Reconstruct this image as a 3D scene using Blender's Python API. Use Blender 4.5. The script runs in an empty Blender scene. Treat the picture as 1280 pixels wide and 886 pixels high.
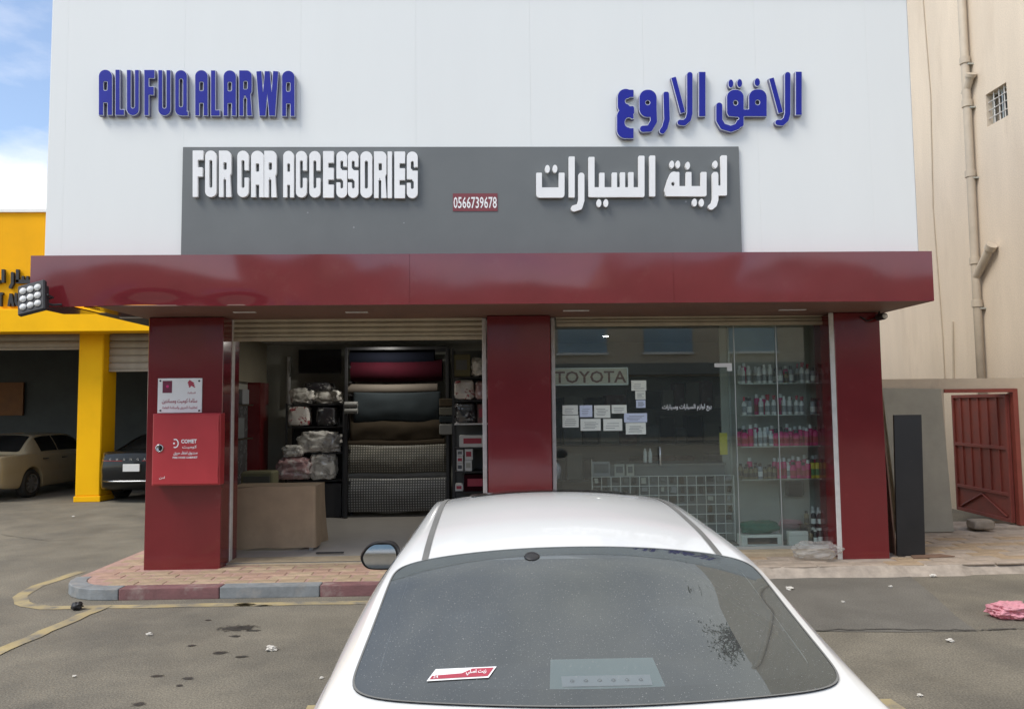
import bpy, math, random
import numpy as np
from mathutils import Vector, Matrix, noise
from mathutils.geometry import tessellate_polygon
random.seed(7)
R = math.radians
SC = bpy.context.scene
COL = SC.collection

# ---------------------------------------------------------------- camera
CAMZ, FPX, YAW, PITCH, ROLL = 1.9, 950.0, .0283, .068, -.0106
_f = Vector((math.sin(YAW)*math.cos(PITCH), math.cos(YAW)*math.cos(PITCH), math.sin(PITCH)))
_r0 = Vector((math.cos(YAW), -math.sin(YAW), 0)); _u0 = _r0.cross(_f)
_r = _r0*math.cos(ROLL) + _u0*math.sin(ROLL)
_u = _u0*math.cos(ROLL) - _r0*math.sin(ROLL)
cd = bpy.data.cameras.new('camera'); cam = bpy.data.objects.new('camera', cd); COL.objects.link(cam)
cam.matrix_world = Matrix(((_r.x, _u.x, -_f.x, 0), (_r.y, _u.y, -_f.y, 0), (_r.z, _u.z, -_f.z, CAMZ), (0, 0, 0, 1)))
cd.sensor_width = 36; cd.lens = 36*FPX/1280; cd.clip_start = .05; cd.clip_end = 2000
SC.camera = cam

def ray(u, v):
    return _f*FPX + _r*(u-640) + _u*(443-v)
def at(u, v, Y):                       # the point of the plane y = Y that a measured photo position stands for
    d = ray(u, v); k = Y/d.y
    return Vector((d.x*k, Y, CAMZ + d.z*k))
def onz(u, v, z):                      # the same for a horizontal plane
    d = ray(u, v); k = (z-CAMZ)/d.z
    return Vector((d.x*k, d.y*k, z))

# ---------------------------------------------------------------- sky and sun
SUN_EL, SUN_AZ = R(52), R(236)         # azimuth from +Y, clockwise: behind the camera and to the left
w = bpy.data.worlds.new('World'); SC.world = w; w.use_nodes = True
nt = w.node_tree; nt.nodes.clear()
N = nt.nodes.new; L = nt.links.new
out = N('ShaderNodeOutputWorld'); bg = N('ShaderNodeBackground'); bg.inputs[1].default_value = .13
sky = N('ShaderNodeTexSky'); sky.sky_type = 'NISHITA'; sky.sun_disc = False
sky.sun_elevation = SUN_EL; sky.sun_rotation = SUN_AZ; sky.air_density = 1.0; sky.dust_density = .6; sky.ozone_density = 2.0
tc = N('ShaderNodeTexCoord'); sep = N('ShaderNodeSeparateXYZ'); L(tc.outputs['Generated'], sep.inputs[0])
zz = N('ShaderNodeMath'); zz.operation = 'MAXIMUM'; zz.inputs[1].default_value = .0; L(sep.outputs[2], zz.inputs[0])
za = N('ShaderNodeMath'); za.operation = 'ADD'; za.inputs[1].default_value = .12; L(zz.outputs[0], za.inputs[0])
dx = N('ShaderNodeMath'); dx.operation = 'DIVIDE'; L(sep.outputs[0], dx.inputs[0]); L(za.outputs[0], dx.inputs[1])
dy = N('ShaderNodeMath'); dy.operation = 'DIVIDE'; L(sep.outputs[1], dy.inputs[0]); L(za.outputs[0], dy.inputs[1])
cx = N('ShaderNodeCombineXYZ'); L(dx.outputs[0], cx.inputs[0]); L(dy.outputs[0], cx.inputs[1]); cx.inputs[2].default_value = 14.1
cn = N('ShaderNodeTexNoise'); cn.inputs['Scale'].default_value = .62; cn.inputs['Detail'].default_value = 9; cn.inputs['Roughness'].default_value = .58
L(cx.outputs[0], cn.inputs['Vector'])
cr = N('ShaderNodeValToRGB'); cr.color_ramp.elements[0].position = .42; cr.color_ramp.elements[1].position = .62; cr.color_ramp.elements[0].color = (.05, .05, .05, 1); cr.color_ramp.elements[1].color = (.66, .66, .66, 1)
L(cn.outputs[0], cr.inputs[0])
mx = N('ShaderNodeMix'); mx.data_type = 'RGBA'; L(cr.outputs[0], mx.inputs[0]); L(sky.outputs[0], mx.inputs[6])
mx.inputs[7].default_value = (8.3, 7.7, 6.8, 1)
L(mx.outputs[2], bg.inputs[0]); L(bg.outputs[0], out.inputs[0])
sd = bpy.data.lights.new('sun', 'SUN'); sd.energy = 1.6; sd.angle = R(25); sd.color = (1, .95, .86)
so = bpy.data.objects.new('sun', sd); COL.objects.link(so)
_sv = Vector((math.sin(SUN_AZ)*math.cos(SUN_EL), math.cos(SUN_AZ)*math.cos(SUN_EL), math.sin(SUN_EL)))
so.rotation_euler = _sv.to_track_quat('Z', 'Y').to_euler()
so.location = _sv*60
vs = SC.view_settings; vs.view_transform = 'Standard'; vs.look = 'None'; vs.gamma = 1; vs.use_curve_mapping = False
vs.exposure = .74
SC.cycles.max_bounces = 7; SC.cycles.diffuse_bounces = 4; SC.cycles.glossy_bounces = 4; SC.cycles.transparent_max_bounces = 14; SC.cycles.caustics_reflective = False; SC.cycles.caustics_refractive = False
SC.cycles.use_denoising = True

# ---------------------------------------------------------------- materials
def s2l(c):
    return tuple(((x/255)/12.92 if x/255 <= .04045 else ((x/255+.055)/1.055)**2.4) for x in c)
MATS = {}
def M(name, col, rough=.5, metal=0, var=.10, vs=3.0, bump=0, bs=60, coat=0, spec=.5, vs2=None, stretch=None, speck=None, emit=0, wave=None, grain=None):
    if name in MATS: return MATS[name]
    m = bpy.data.materials.new(name); m.use_nodes = True; t = m.node_tree; b = t.nodes['Principled BSDF']
    n, l = t.nodes.new, t.links.new
    b.inputs['Roughness'].default_value = rough; b.inputs['Metallic'].default_value = metal
    b.inputs['Coat Weight'].default_value = coat; b.inputs['Coat Roughness'].default_value = .06
    b.inputs['Specular IOR Level'].default_value = spec
    c = n('ShaderNodeTexCoord'); mp = n('ShaderNodeMapping'); l(c.outputs['Object'], mp.inputs[0])
    if stretch: mp.inputs['Scale'].default_value = stretch
    src = mp.outputs[0]
    nz = n('ShaderNodeTexNoise'); nz.inputs['Scale'].default_value = vs; nz.inputs['Detail'].default_value = 8; nz.inputs['Roughness'].default_value = .62
    l(src, nz.inputs['Vector'])
    mr = n('ShaderNodeMapRange'); mr.inputs[1].default_value = .3; mr.inputs[2].default_value = .7
    mr.inputs[3].default_value = 1-var; mr.inputs[4].default_value = 1+var; l(nz.outputs[0], mr.inputs[0])
    mul = n('ShaderNodeVectorMath'); mul.operation = 'SCALE'; mul.inputs[0].default_value = col[:3]; l(mr.outputs[0], mul.inputs['Scale'])
    colout = mul.outputs[0]
    if vs2:                              # second, larger wear pattern: (scale, colour, low, high)
        n2 = n('ShaderNodeTexNoise'); n2.inputs['Scale'].default_value = vs2[0]; n2.inputs['Detail'].default_value = 9; n2.inputs['Roughness'].default_value = .65
        l(src, n2.inputs['Vector'])
        r2 = n('ShaderNodeMapRange'); r2.inputs[1].default_value = vs2[2]; r2.inputs[2].default_value = vs2[3]; l(n2.outputs[0], r2.inputs[0])
        x2 = n('ShaderNodeMix'); x2.data_type = 'RGBA'; l(r2.outputs[0], x2.inputs[0]); l(colout, x2.inputs[6]); x2.inputs[7].default_value = (*vs2[1], 1)
        colout = x2.outputs[2]
    if speck:                            # (scale, colour, radius, amount)
        vo = n('ShaderNodeTexVoronoi'); vo.inputs['Scale'].default_value = speck[0]; l(c.outputs['Object'], vo.inputs['Vector'])
        lt = n('ShaderNodeMath'); lt.operation = 'LESS_THAN'; lt.inputs[1].default_value = speck[2]; l(vo.outputs['Distance'], lt.inputs[0])
        ml = n('ShaderNodeMath'); ml.operation = 'MULTIPLY'; ml.inputs[1].default_value = speck[3]; l(lt.outputs[0], ml.inputs[0])
        x3 = n('ShaderNodeMix'); x3.data_type = 'RGBA'; l(ml.outputs[0], x3.inputs[0]); l(colout, x3.inputs[6]); x3.inputs[7].default_value = (*speck[1], 1)
        colout = x3.outputs[2]
    if grain:                            # fine aggregate: (scale, strength)
        gn = n('ShaderNodeTexNoise'); gn.inputs['Scale'].default_value = grain[0]; gn.inputs['Detail'].default_value = 3; l(c.outputs['Object'], gn.inputs['Vector'])
        gr = n('ShaderNodeMapRange'); gr.inputs[1].default_value = .3; gr.inputs[2].default_value = .7; gr.inputs[3].default_value = 1-grain[1]; gr.inputs[4].default_value = 1+grain[1]; l(gn.outputs[0], gr.inputs[0])
        gm_ = n('ShaderNodeVectorMath'); gm_.operation = 'SCALE'; l(colout, gm_.inputs[0]); l(gr.outputs[0], gm_.inputs['Scale']); colout = gm_.outputs[0]
    l(colout, b.inputs['Base Color'])
    rr = n('ShaderNodeMapRange'); rr.inputs[1].default_value = .3; rr.inputs[2].default_value = .7
    rr.inputs[3].default_value = max(.02, rough*(1-.8*min(var, .4))); rr.inputs[4].default_value = min(1, rough*(1+.8*min(var, .4))); l(nz.outputs[0], rr.inputs[0]); l(rr.outputs[0], b.inputs['Roughness'])
    nrm = None
    if bump:
        bn = n('ShaderNodeTexNoise'); bn.inputs['Scale'].default_value = bs; bn.inputs['Detail'].default_value = 5; l(src, bn.inputs['Vector'])
        bp = n('ShaderNodeBump'); bp.inputs['Strength'].default_value = bump; bp.inputs['Distance'].default_value = .01; l(bn.outputs[0], bp.inputs['Height']); nrm = bp
    if wave:                             # gentle oil-canning of sheet metal: (scale, strength)
        wn = n('ShaderNodeTexNoise'); wn.inputs['Scale'].default_value = wave[0]; wn.inputs['Detail'].default_value = 1.5; l(src, wn.inputs['Vector'])
        wp = n('ShaderNodeBump'); wp.inputs['Strength'].default_value = wave[1]; wp.inputs['Distance'].default_value = .05; l(wn.outputs[0], wp.inputs['Height'])
        if nrm: l(nrm.outputs[0], wp.inputs['Normal'])
        nrm = wp
    if nrm:
        l(nrm.outputs[0], b.inputs['Normal'])
        if coat: l(nrm.outputs[0], b.inputs['Coat Normal'])
    if emit:
        b.inputs['Emission Color'].default_value = (*col[:3], 1); b.inputs['Emission Strength'].default_value = emit
    MATS[name] = m; return m

def glassmat(name, tint, ior=1.5, dust=0.0, dustcol=(.4, .4, .38), speck=0.0, rough=0.0, gcol=(1, 1, 1)):
    if name in MATS: return MATS[name]
    m = bpy.data.materials.new(name); m.use_nodes = True; t = m.node_tree; t.nodes.clear()
    n, l = t.nodes.new, t.links.new
    o = n('ShaderNodeOutputMaterial'); tr = n('ShaderNodeBsdfTransparent'); tr.inputs[0].default_value = (*tint, 1)
    gl = n('ShaderNodeBsdfGlossy'); gl.inputs['Roughness'].default_value = rough; gl.inputs[0].default_value = (*gcol, 1); fr = n('ShaderNodeFresnel'); ge = n('ShaderNodeNewGeometry'); io = n('ShaderNodeMapRange'); io.inputs[3].default_value = ior; io.inputs[4].default_value = 1/ior; l(ge.outputs['Backfacing'], io.inputs[0]); l(io.outputs[0], fr.inputs[0])
    mxs = n('ShaderNodeMixShader'); l(fr.outputs[0], mxs.inputs[0]); l(tr.outputs[0], mxs.inputs[1]); l(gl.outputs[0], mxs.inputs[2])
    last = mxs.outputs[0]
    if dust:
        c = n('ShaderNodeTexCoord'); nz = n('ShaderNodeTexNoise'); nz.inputs['Scale'].default_value = 2.2; nz.inputs['Detail'].default_value = 7; l(c.outputs['Object'], nz.inputs['Vector'])
        mr = n('ShaderNodeMapRange'); mr.inputs[1].default_value = .3; mr.inputs[2].default_value = .7; mr.inputs[3].default_value = dust*.6; mr.inputs[4].default_value = dust*1.4; l(nz.outputs[0], mr.inputs[0])
        fac = mr.outputs[0]
        if speck:
            for sc_, rad in ((90, .15), (190, .20)):
                v = n('ShaderNodeTexVoronoi'); v.inputs['Scale'].default_value = sc_; l(c.outputs['Object'], v.inputs['Vector'])
                rnd = n('ShaderNodeSeparateColor'); l(v.outputs['Color'], rnd.inputs[0])
                g = n('ShaderNodeMath'); g.operation = 'GREATER_THAN'; g.inputs[1].default_value = .72; l(rnd.outputs[0], g.inputs[0])
                q = n('ShaderNodeMath'); q.operation = 'LESS_THAN'; q.inputs[1].default_value = rad; l(v.outputs['Distance'], q.inputs[0])
                a = n('ShaderNodeMath'); a.operation = 'MULTIPLY'; l(g.outputs[0], a.inputs[0]); l(q.outputs[0], a.inputs[1])
                ad = n('ShaderNodeMath'); ad.operation = 'MULTIPLY_ADD'; ad.inputs[1].default_value = speck; l(a.outputs[0], ad.inputs[0]); l(fac, ad.inputs[2]); fac = ad.outputs[0]
        df = n('ShaderNodeBsdfDiffuse'); df.inputs[0].default_value = (*dustcol, 1)
        m2 = n('ShaderNodeMixShader'); l(fac, m2.inputs[0]); l(last, m2.inputs[1]); l(df.outputs[0], m2.inputs[2]); last = m2.outputs[0]
    l(last, o.inputs[0]); MATS[name] = m; return m

# ---------------------------------------------------------------- mesh helpers
class MB:
    def __init__(s): s.v = []; s.f = []
    def add(s, vs, fs):
        o = len(s.v); s.v += [Vector(p) for p in vs]; s.f += [tuple(i+o for i in f) for f in fs]; return s
    def box(s, x0, y0, z0, x1, y1, z1, b=0):
        x0, x1 = min(x0, x1), max(x0, x1); y0, y1 = min(y0, y1), max(y0, y1); z0, z1 = min(z0, z1), max(z0, z1)
        if b <= 0:
            return s.add([(x, y, z) for z in (z0, z1) for y in (y0, y1) for x in (x0, x1)],
                         [(0, 2, 3, 1), (4, 5, 7, 6), (0, 1, 5, 4), (2, 6, 7, 3), (0, 4, 6, 2), (1, 3, 7, 5)])
        b = min(b, .45*min(x1-x0, y1-y0, z1-z0)); c = ((x0, x1), (y0, y1), (z0, z1)); vs = []; idx = {}
        for i in (0, 1):
            for j in (0, 1):
                for k in (0, 1):
                    s3 = (i, j, k)
                    for ax in range(3):
                        p = [c[a][s3[a]] + (0 if a == ax else (b if s3[a] == 0 else -b)) for a in range(3)]
                        idx[(s3, ax)] = len(vs); vs.append(p)
        fs = []
        def q(*k): return tuple(idx[x] for x in k)
        for ax in range(3):
            a, bb = [x for x in range(3) if x != ax]
            for sd_ in (0, 1):
                def mk(p, r_):
                    t = [0, 0, 0]; t[ax] = sd_; t[a] = p; t[bb] = r_; return (tuple(t), ax)
                fs.append(q(mk(0, 0), mk(1, 0), mk(1, 1), mk(0, 1)))
            for p in (0, 1):
                for r_ in (0, 1):
                    t0 = [0, 0, 0]; t0[a] = p; t0[bb] = r_; t1 = list(t0); t1[ax] = 1; t0, t1 = tuple(t0), tuple(t1)
                    fs.append((idx[(t0, a)], idx[(t1, a)], idx[(t1, bb)], idx[(t0, bb)]))
        for i in (0, 1):
            for j in (0, 1):
                for k in (0, 1): fs.append(tuple(idx[((i, j, k), ax)] for ax in range(3)))
        return s.add(vs, fs)
    def tube(s, pts, r, n=8, cap=True):
        pts = [Vector(p) for p in pts]; rs = r if isinstance(r, (list, tuple)) else [r]*len(pts); vs = []; fs = []
        up = None
        for i, p in enumerate(pts):
            d = (pts[min(i+1, len(pts)-1)] - pts[max(i-1, 0)]).normalized()
            if up is None: up = Vector((0, 0, 1)) if abs(d.z) < .9 else Vector((0, 1, 0))
            a = d.cross(up).normalized(); b = a.cross(d).normalized(); up = b
            for k in range(n):
                t = 2*math.pi*k/n; vs.append(p + (a*math.cos(t) + b*math.sin(t))*rs[i])
        for i in range(len(pts)-1):
            for k in range(n): fs.append((i*n+k, i*n+(k+1) % n, (i+1)*n+(k+1) % n, (i+1)*n+k))
        if cap: fs += [tuple(range(n-1, -1, -1)), tuple(range((len(pts)-1)*n, len(pts)*n))]
        return s.add(vs, fs)
    def lathe(s, prof, c, n=16, axis='z', cap=True):
        vs = []; fs = []
        for r_, h in prof:
            for k in range(n):
                t = 2*math.pi*k/n; a, b = r_*math.cos(t), r_*math.sin(t)
                p = (a, b, h) if axis == 'z' else ((h, a, b) if axis == 'x' else (a, h, b))
                vs.append(Vector(c)+Vector(p))
        for i in range(len(prof)-1):
            for k in range(n): fs.append((i*n+k, i*n+(k+1) % n, (i+1)*n+(k+1) % n, (i+1)*n+k))
        if cap: fs += [tuple(range(n-1, -1, -1)), tuple(range((len(prof)-1)*n, len(prof)*n))]
        return s.add(vs, fs)
    def prism(s, poly, off):           # extrude a planar 3D polygon by a vector
        n = len(poly); off = Vector(off); vs = [Vector(p) for p in poly] + [Vector(p)+off for p in poly]
        return s.add(vs, [tuple(range(n)), tuple(range(2*n-1, n-1, -1))] + [(i, i+n, (i+1) % n+n, (i+1) % n) for i in range(n)])
    def grid(s, fn, nu, nv, keep=None):
        vs = [fn(i/nu, j/nv) for j in range(nv+1) for i in range(nu+1)]; W = nu+1
        return s.add(vs, [(j*W+i, j*W+i+1, (j+1)*W+i+1, (j+1)*W+i) for j in range(nv) for i in range(nu) if keep is None or keep((i+.5)/nu, (j+.5)/nv)])
    def loops(s, cons, mapf, off):     # fill 2D contours (with holes), map to 3D, extrude by off (None = flat)
        P = [[Vector((x, y, 0)) for x, y in c] for c in cons]; tris = tessellate_polygon(P)
        flat = [mapf(x, y) for c in cons for x, y in c]; n = len(flat)
        if off is None: return s.add(flat, [tuple(t) for t in tris])
        off = Vector(off); fs = [tuple(t) for t in tris] + [tuple(i+n for i in reversed(t)) for t in tris]; o = 0
        for c in cons:
            k = len(c); fs += [(o+i, o+(i+1) % k, o+(i+1) % k+n, o+i+n) for i in range(k)]; o += k
        return s.add(flat + [p+off for p in flat], fs)

WP = {}
def fin(o, parent): 
    if parent is not None: o.parent = parent
def build(mb, name, mat, parent=None, local=False, smooth=False, origin=None, sub=0, bevel=0):
    """one mesh object; vertices are given in world space unless local"""
    me = bpy.data.meshes.new(name)
    if local: base = Vector((0, 0, 0)); loc = Vector((0, 0, 0)); world = Vector((0, 0, 0))
    elif parent is not None: base = WP[parent]; loc = Vector((0, 0, 0)); world = base
    else:
        if origin is None:
            a = np.array([tuple(p) for p in mb.v]); origin = ((a[:, 0].min()+a[:, 0].max())/2, (a[:, 1].min()+a[:, 1].max())/2, a[:, 2].min())
        base = Vector(origin); loc = base; world = base
    me.from_pydata([tuple(p-base) for p in mb.v], [], mb.f); me.validate()
    mt = mat if isinstance(mat, bpy.types.Material) else MATS[mat]; me.materials.append(mt)
    import bmesh as _b
    bm = _b.new(); bm.from_mesh(me); _b.ops.recalc_face_normals(bm, faces=bm.faces); bm.to_mesh(me); bm.free()
    o = bpy.data.objects.new(name, me); COL.objects.link(o); o.location = loc
    if parent is not None: o.parent = parent
    WP[o] = world
    if smooth:
        for p in me.polygons: p.use_smooth = True
    if bevel:
        bv = o.modifiers.new('b', 'BEVEL'); bv.width = bevel; bv.segments = 2; bv.limit_method = 'ANGLE'
    if sub:
        sb = o.modifiers.new('s', 'SUBSURF'); sb.levels = sub; sb.render_levels = sub
    return o
def thing(name, label, cat, loc=(0, 0, 0), rotz=0, group=None, rot=None):
    o = bpy.data.objects.new(name, None); COL.objects.link(o); o.location = loc; o.empty_display_size = .2
    o.rotation_euler = rot if rot else (0, 0, rotz); o['label'] = label; o['category'] = cat
    if group: o['group'] = group
    WP[o] = Vector(loc); return o
def tag(o, label, cat, group=None, kind=None):
    if label: o['label'] = label
    if cat: o['category'] = cat
    if group: o['group'] = group
    if kind: o['kind'] = kind
    return o
def struct(o): o['kind'] = 'structure'; return o
def share(src, name, loc, parent=None, rot=None, scale=None):
    c = src.copy(); c.name = name; COL.objects.link(c); c.location = loc; c.parent = parent
    if rot: c.rotation_euler = rot
    if scale: c.scale = scale
    return c
def copytree(o, loc, label=None, group=None, rotz=None):
    c = o.copy(); COL.objects.link(c); c.location = loc
    if rotz is not None: c.rotation_euler = (0, 0, rotz)
    if label: c['label'] = label
    if group: c['group'] = group
    for ch in list(o.children):
        d = ch.copy(); COL.objects.link(d); d.parent = c
        for g in list(ch.children):
            e = g.copy(); COL.objects.link(e); e.parent = d
    return c

# ---------------------------------------------------------------- glyphs: signed distance shapes -> contours
class G:
    def __init__(s): s.p = []
    def box(s, x0, y0, x1, y1, r=0, sub=False):
        cx_, cy_, hx, hy = (x0+x1)/2, (y0+y1)/2, abs(x1-x0)/2, abs(y1-y0)/2; r = min(r, hx, hy)
        def f(X, Y):
            qx = abs(X-cx_)-hx+r; qy = abs(Y-cy_)-hy+r
            return np.hypot(np.maximum(qx, 0), np.maximum(qy, 0)) + np.minimum(np.maximum(qx, qy), 0) - r
        s.p.append((sub, f, (x0, y0, x1, y1))); return s
    def ell(s, cx_, cy_, rx, ry, sub=False):
        def f(X, Y):
            k = np.hypot((X-cx_)/rx, (Y-cy_)/ry); return (k-1)*min(rx, ry)
        s.p.append((sub, f, (cx_-rx, cy_-ry, cx_+rx, cy_+ry))); return s
    def line(s, pts, r, sub=False):
        def f(X, Y):
            d = None
            for (ax, ay), (bx, by) in zip(pts, pts[1:]):
                px, py, ex, ey = X-ax, Y-ay, bx-ax, by-ay
                h = np.clip((px*ex+py*ey)/(ex*ex+ey*ey), 0, 1); q = np.hypot(px-ex*h, py-ey*h)-r
                d = q if d is None else np.minimum(d, q)
            return d
        xs = [p[0] for p in pts]; ys = [p[1] for p in pts]
        s.p.append((sub, f, (min(xs)-r, min(ys)-r, max(xs)+r, max(ys)+r))); return s
    def seg(s, a, b, r, rr=3):         # square-ended stroke
        (ax, ay), (bx, by) = a, b; Ln = math.hypot(bx-ax, by-ay); ex, ey = (bx-ax)/Ln, (by-ay)/Ln; mx_, my_ = (ax+bx)/2, (ay+by)/2
        def f(X, Y):
            p = (X-mx_)*ex+(Y-my_)*ey; q = -(X-mx_)*ey+(Y-my_)*ex
            qx = abs(p)-Ln/2+rr; qy = abs(q)-r+rr
            return np.hypot(np.maximum(qx, 0), np.maximum(qy, 0)) + np.minimum(np.maximum(qx, qy), 0) - rr
        s.p.append((False, f, (min(ax, bx)-r, min(ay, by)-r, max(ax, bx)+r, max(ay, by)+r))); return s
    def field(s, step):
        bb = [q[2] for q in s.p if not q[0]]
        x0 = min(b[0] for b in bb)-3*step; y0 = min(b[1] for b in bb)-3*step; x1 = max(b[2] for b in bb)+3*step; y1 = max(b[3] for b in bb)+3*step
        xs = np.arange(x0, x1+step, step)+.0137*step; ys = np.arange(y0, y1+step, step)+.0171*step; X, Y = np.meshgrid(xs, ys); d = None
        for sub, f, _ in s.p:
            q = f(X, Y)
            d = q if d is None else (np.maximum(d, -q) if sub else np.minimum(d, q))
        return xs, ys, d
def contours(xs, ys, D, lev=0.0, tol=.35):
    D = D-lev; segs = {}
    ny, nx = D.shape; ins = D < 0
    code = ins[:-1, :-1]*1 + ins[:-1, 1:]*2 + ins[1:, 1:]*4 + ins[1:, :-1]*8
    def pt(e):
        (i0, j0), (i1, j1) = e; a, b = D[j0, i0], D[j1, i1]; t = a/(a-b)
        return (xs[i0]+(xs[i1]-xs[i0])*t, ys[j0]+(ys[j1]-ys[j0])*t)
    T = {1: [(3, 0)], 2: [(0, 1)], 3: [(3, 1)], 4: [(1, 2)], 5: [(3, 0), (1, 2)], 6: [(0, 2)], 7: [(3, 2)], 8: [(2, 3)], 9: [(2, 0)], 10: [(0, 1), (2, 3)], 11: [(2, 1)], 12: [(1, 3)], 13: [(1, 0)], 14: [(0, 3)]}
    for j, i in zip(*np.nonzero((code > 0) & (code < 15))):
        i, j = int(i), int(j); E = [((i, j), (i+1, j)), ((i+1, j), (i+1, j+1)), ((i, j+1), (i+1, j+1)), ((i, j), (i, j+1))]
        for a, b in T[int(code[j, i])]: segs[E[a]] = E[b]
    outc = []
    while segs:
        st, cur = next(iter(segs.items())); loop = [st]; del segs[st]
        while cur != st and cur in segs: loop.append(cur); cur = segs.pop(cur)
        P = [pt(e) for e in loop]
        if len(P) < 6: continue
        def dp(a):
            if len(a) < 3: return a
            (x0, y0), (x1, y1) = a[0], a[-1]; Ln = math.hypot(x1-x0, y1-y0)
            ds = [abs((x-x0)*(y1-y0)-(y-y0)*(x1-x0))/Ln if Ln > 1e-9 else math.hypot(x-x0, y-y0) for x, y in a[1:-1]]
            k = max(range(len(ds)), key=lambda q: ds[q])
            return [a[0], a[-1]] if ds[k] < tol else dp(a[:k+2])[:-1]+dp(a[k+1:])
        h = len(P)//2; Q = dp(P[:h+1])[:-1]+dp(P[h:]+[P[0]])[:-1]
        if len(Q) >= 3: outc.append(Q)
    return outc

def latin(ch, x0, x1, y0, y1, k=.12):
    g = G(); w_, h = x1-x0, y1-y0; c = (x0+x1)/2; q = k*w_; b = 9
    if ch == 'A': g.box(x0, y0, x1, y1+w_, w_/2).box(x0-b, y1, x1+b, y1+2*w_, sub=True).box(c-q, y1-.27*h, c+q, y1+b, sub=True).box(c-q, y0+.27*h, c+q, y0+.45*h, q*.6, sub=True)
    if ch == 'L': g.box(x0, y0, x0+.55*w_, y1, 2).box(x0, y1-.14*h, x1, y1, 2)
    if ch == 'U': g.box(x0, y0-w_, x1, y1, w_/2).box(x0-b, y0-2*w_, x1+b, y0, sub=True).box(c-q, y0-b-w_, c+q, y1-.17*h, q, sub=True)
    if ch == 'F': g.box(x0, y0, x0+.48*w_, y1, 2).box(x0, y0, x1, y0+.2*h, 2).box(x0, y0+.36*h, x1-.06*w_, y0+.56*h, 2)
    if ch == 'E': g.box(x0, y0, x1, y1, 2).box(x0+.48*w_, y0+.25*h, x1+b, y0+.36*h, sub=True).box(x0+.48*w_, y0+.61*h, x1+b, y0+.72*h, sub=True)
    if ch == 'I': g.box(x0, y0, x1, y1, 2)
    if ch in 'OQ':
        g.box(x0, y0, x1, y1, w_/2).box(c-q, y0+.2*h, c+q, y1-.2*h, q, sub=True)
        if ch == 'Q': g.box(c, y1-.11*h, x1+.08*w_, y1+1, 2).box(c-q, y0+.2*h, c+q, y1-.3*h, q, sub=True)
    if ch == 'C': g.box(x0, y0, x1, y1, w_/2).box(c-q, y0+.2*h, c+q, y1-.2*h, q, sub=True).box(c, y0+.42*h, x1+b, y1-.42*h, sub=True)
    if ch == 'S': g.box(x0, y0, x1, y1, w_/2).box(c-q, y0+.2*h, c+q, y0+.38*h, q, sub=True).box(c, y0+.33*h, x1+b, y0+.41*h, 2, sub=True).box(c-q, y1-.38*h, c+q, y1-.2*h, q, sub=True).box(x0-b, y1-.41*h, c, y1-.33*h, 2, sub=True)
    if ch == 'R': g.box(x0, y0, x0+.44*w_, y1, 2).box(x0, y0, x1, y0+.57*h, .42*w_).box(x0, y0, x0+.6*w_, y0+.57*h, 2).seg((x1-.32*w_, y0+.5*h), (x1-.2*w_, y1), .21*w_, 2).box(x0, y1, x1+b, y1+b, sub=True).box(c-q, y0+.25*h, c+q, y0+.41*h, q*.6, sub=True).box(c-q, y0+.62*h, c+q*.6, y1+b, sub=True)
    if ch == 'W': g.seg((x0+.13*w_, y0+2), (x0+.27*w_, y1-2), .135*w_, 2).seg((x0+.49*w_, y0+2), (x0+.32*w_, y1-2), .12*w_, 2).seg((x0+.51*w_, y0+2), (x0+.68*w_, y1-2), .12*w_, 2).seg((x1-.13*w_, y0+2), (x1-.27*w_, y1-2), .135*w_, 2)
    return g
# small Arabic writing: joined letter forms (isolated, final, initial, medial) set right to left
AR = {'ا': 0xFE8D, 'ب': 0xFE8F, 'ة': 0xFE93, 'ت': 0xFE95, 'ج': 0xFE9D, 'ح': 0xFEA1, 'د': 0xFEA9, 'ر': 0xFEAD, 'ز': 0xFEAF, 'س': 0xFEB1, 'ص': 0xFEB9, 'ط': 0xFEC1, 'ع': 0xFEC9, 'ف': 0xFED1, 'ق': 0xFED5, 'ك': 0xFED9, 'ل': 0xFEDD, 'م': 0xFEE1, 'ن': 0xFEE5, 'ه': 0xFEE9, 'و': 0xFEED, 'ي': 0xFEF1, 'ء': 0xFE80}
NOJ = 'اةدرزوء'
def arabic(s):
    o = []
    for wd in s.split(' '):
        q = []
        for i, c in enumerate(wd):
            prev = i > 0 and wd[i-1] not in NOJ and c != 'ء'; nxt = i < len(wd)-1 and c not in NOJ and wd[i+1] != 'ء'
            q.append(chr(AR[c] + (0 if c == 'ء' else (3 if prev and nxt else 2 if nxt else 1 if prev else 0))))
        o.append(''.join(reversed(q)))
    return ' '.join(reversed(o))
def text(s, name, mat, p, width=None, height=None, parent=None, off=.002, right=(1, 0, 0), up=(0, 0, 1), local=False, bold=0):
    """flat lettering: left-bottom corner at p"""
    cu = bpy.data.curves.new('t', 'FONT'); cu.body = s; cu.resolution_u = 2; cu.offset = bold
    ob = bpy.data.objects.new('t', cu); COL.objects.link(ob)
    me = bpy.data.meshes.new_from_object(ob.evaluated_get(bpy.context.evaluated_depsgraph_get())); bpy.data.objects.remove(ob)
    v = np.array([tuple(q.co) for q in me.vertices]); mb = MB(); r_, u_ = Vector(right).normalized(), Vector(up).normalized(); nn = r_.cross(u_)
    mn, mxx = v.min(0), v.max(0); sx = width/(mxx[0]-mn[0]) if width else None; sy = height/(mxx[1]-mn[1]) if height else None
    sx = sx or sy; sy = sy or sx
    mb.add([Vector(p)+r_*((q[0]-mn[0])*sx)+u_*((q[1]-mn[1])*sy)+nn*off for q in v], [tuple(f.vertices) for f in me.polygons])
    bpy.data.meshes.remove(me)
    return build(mb, name, mat, parent, local=local)

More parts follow.
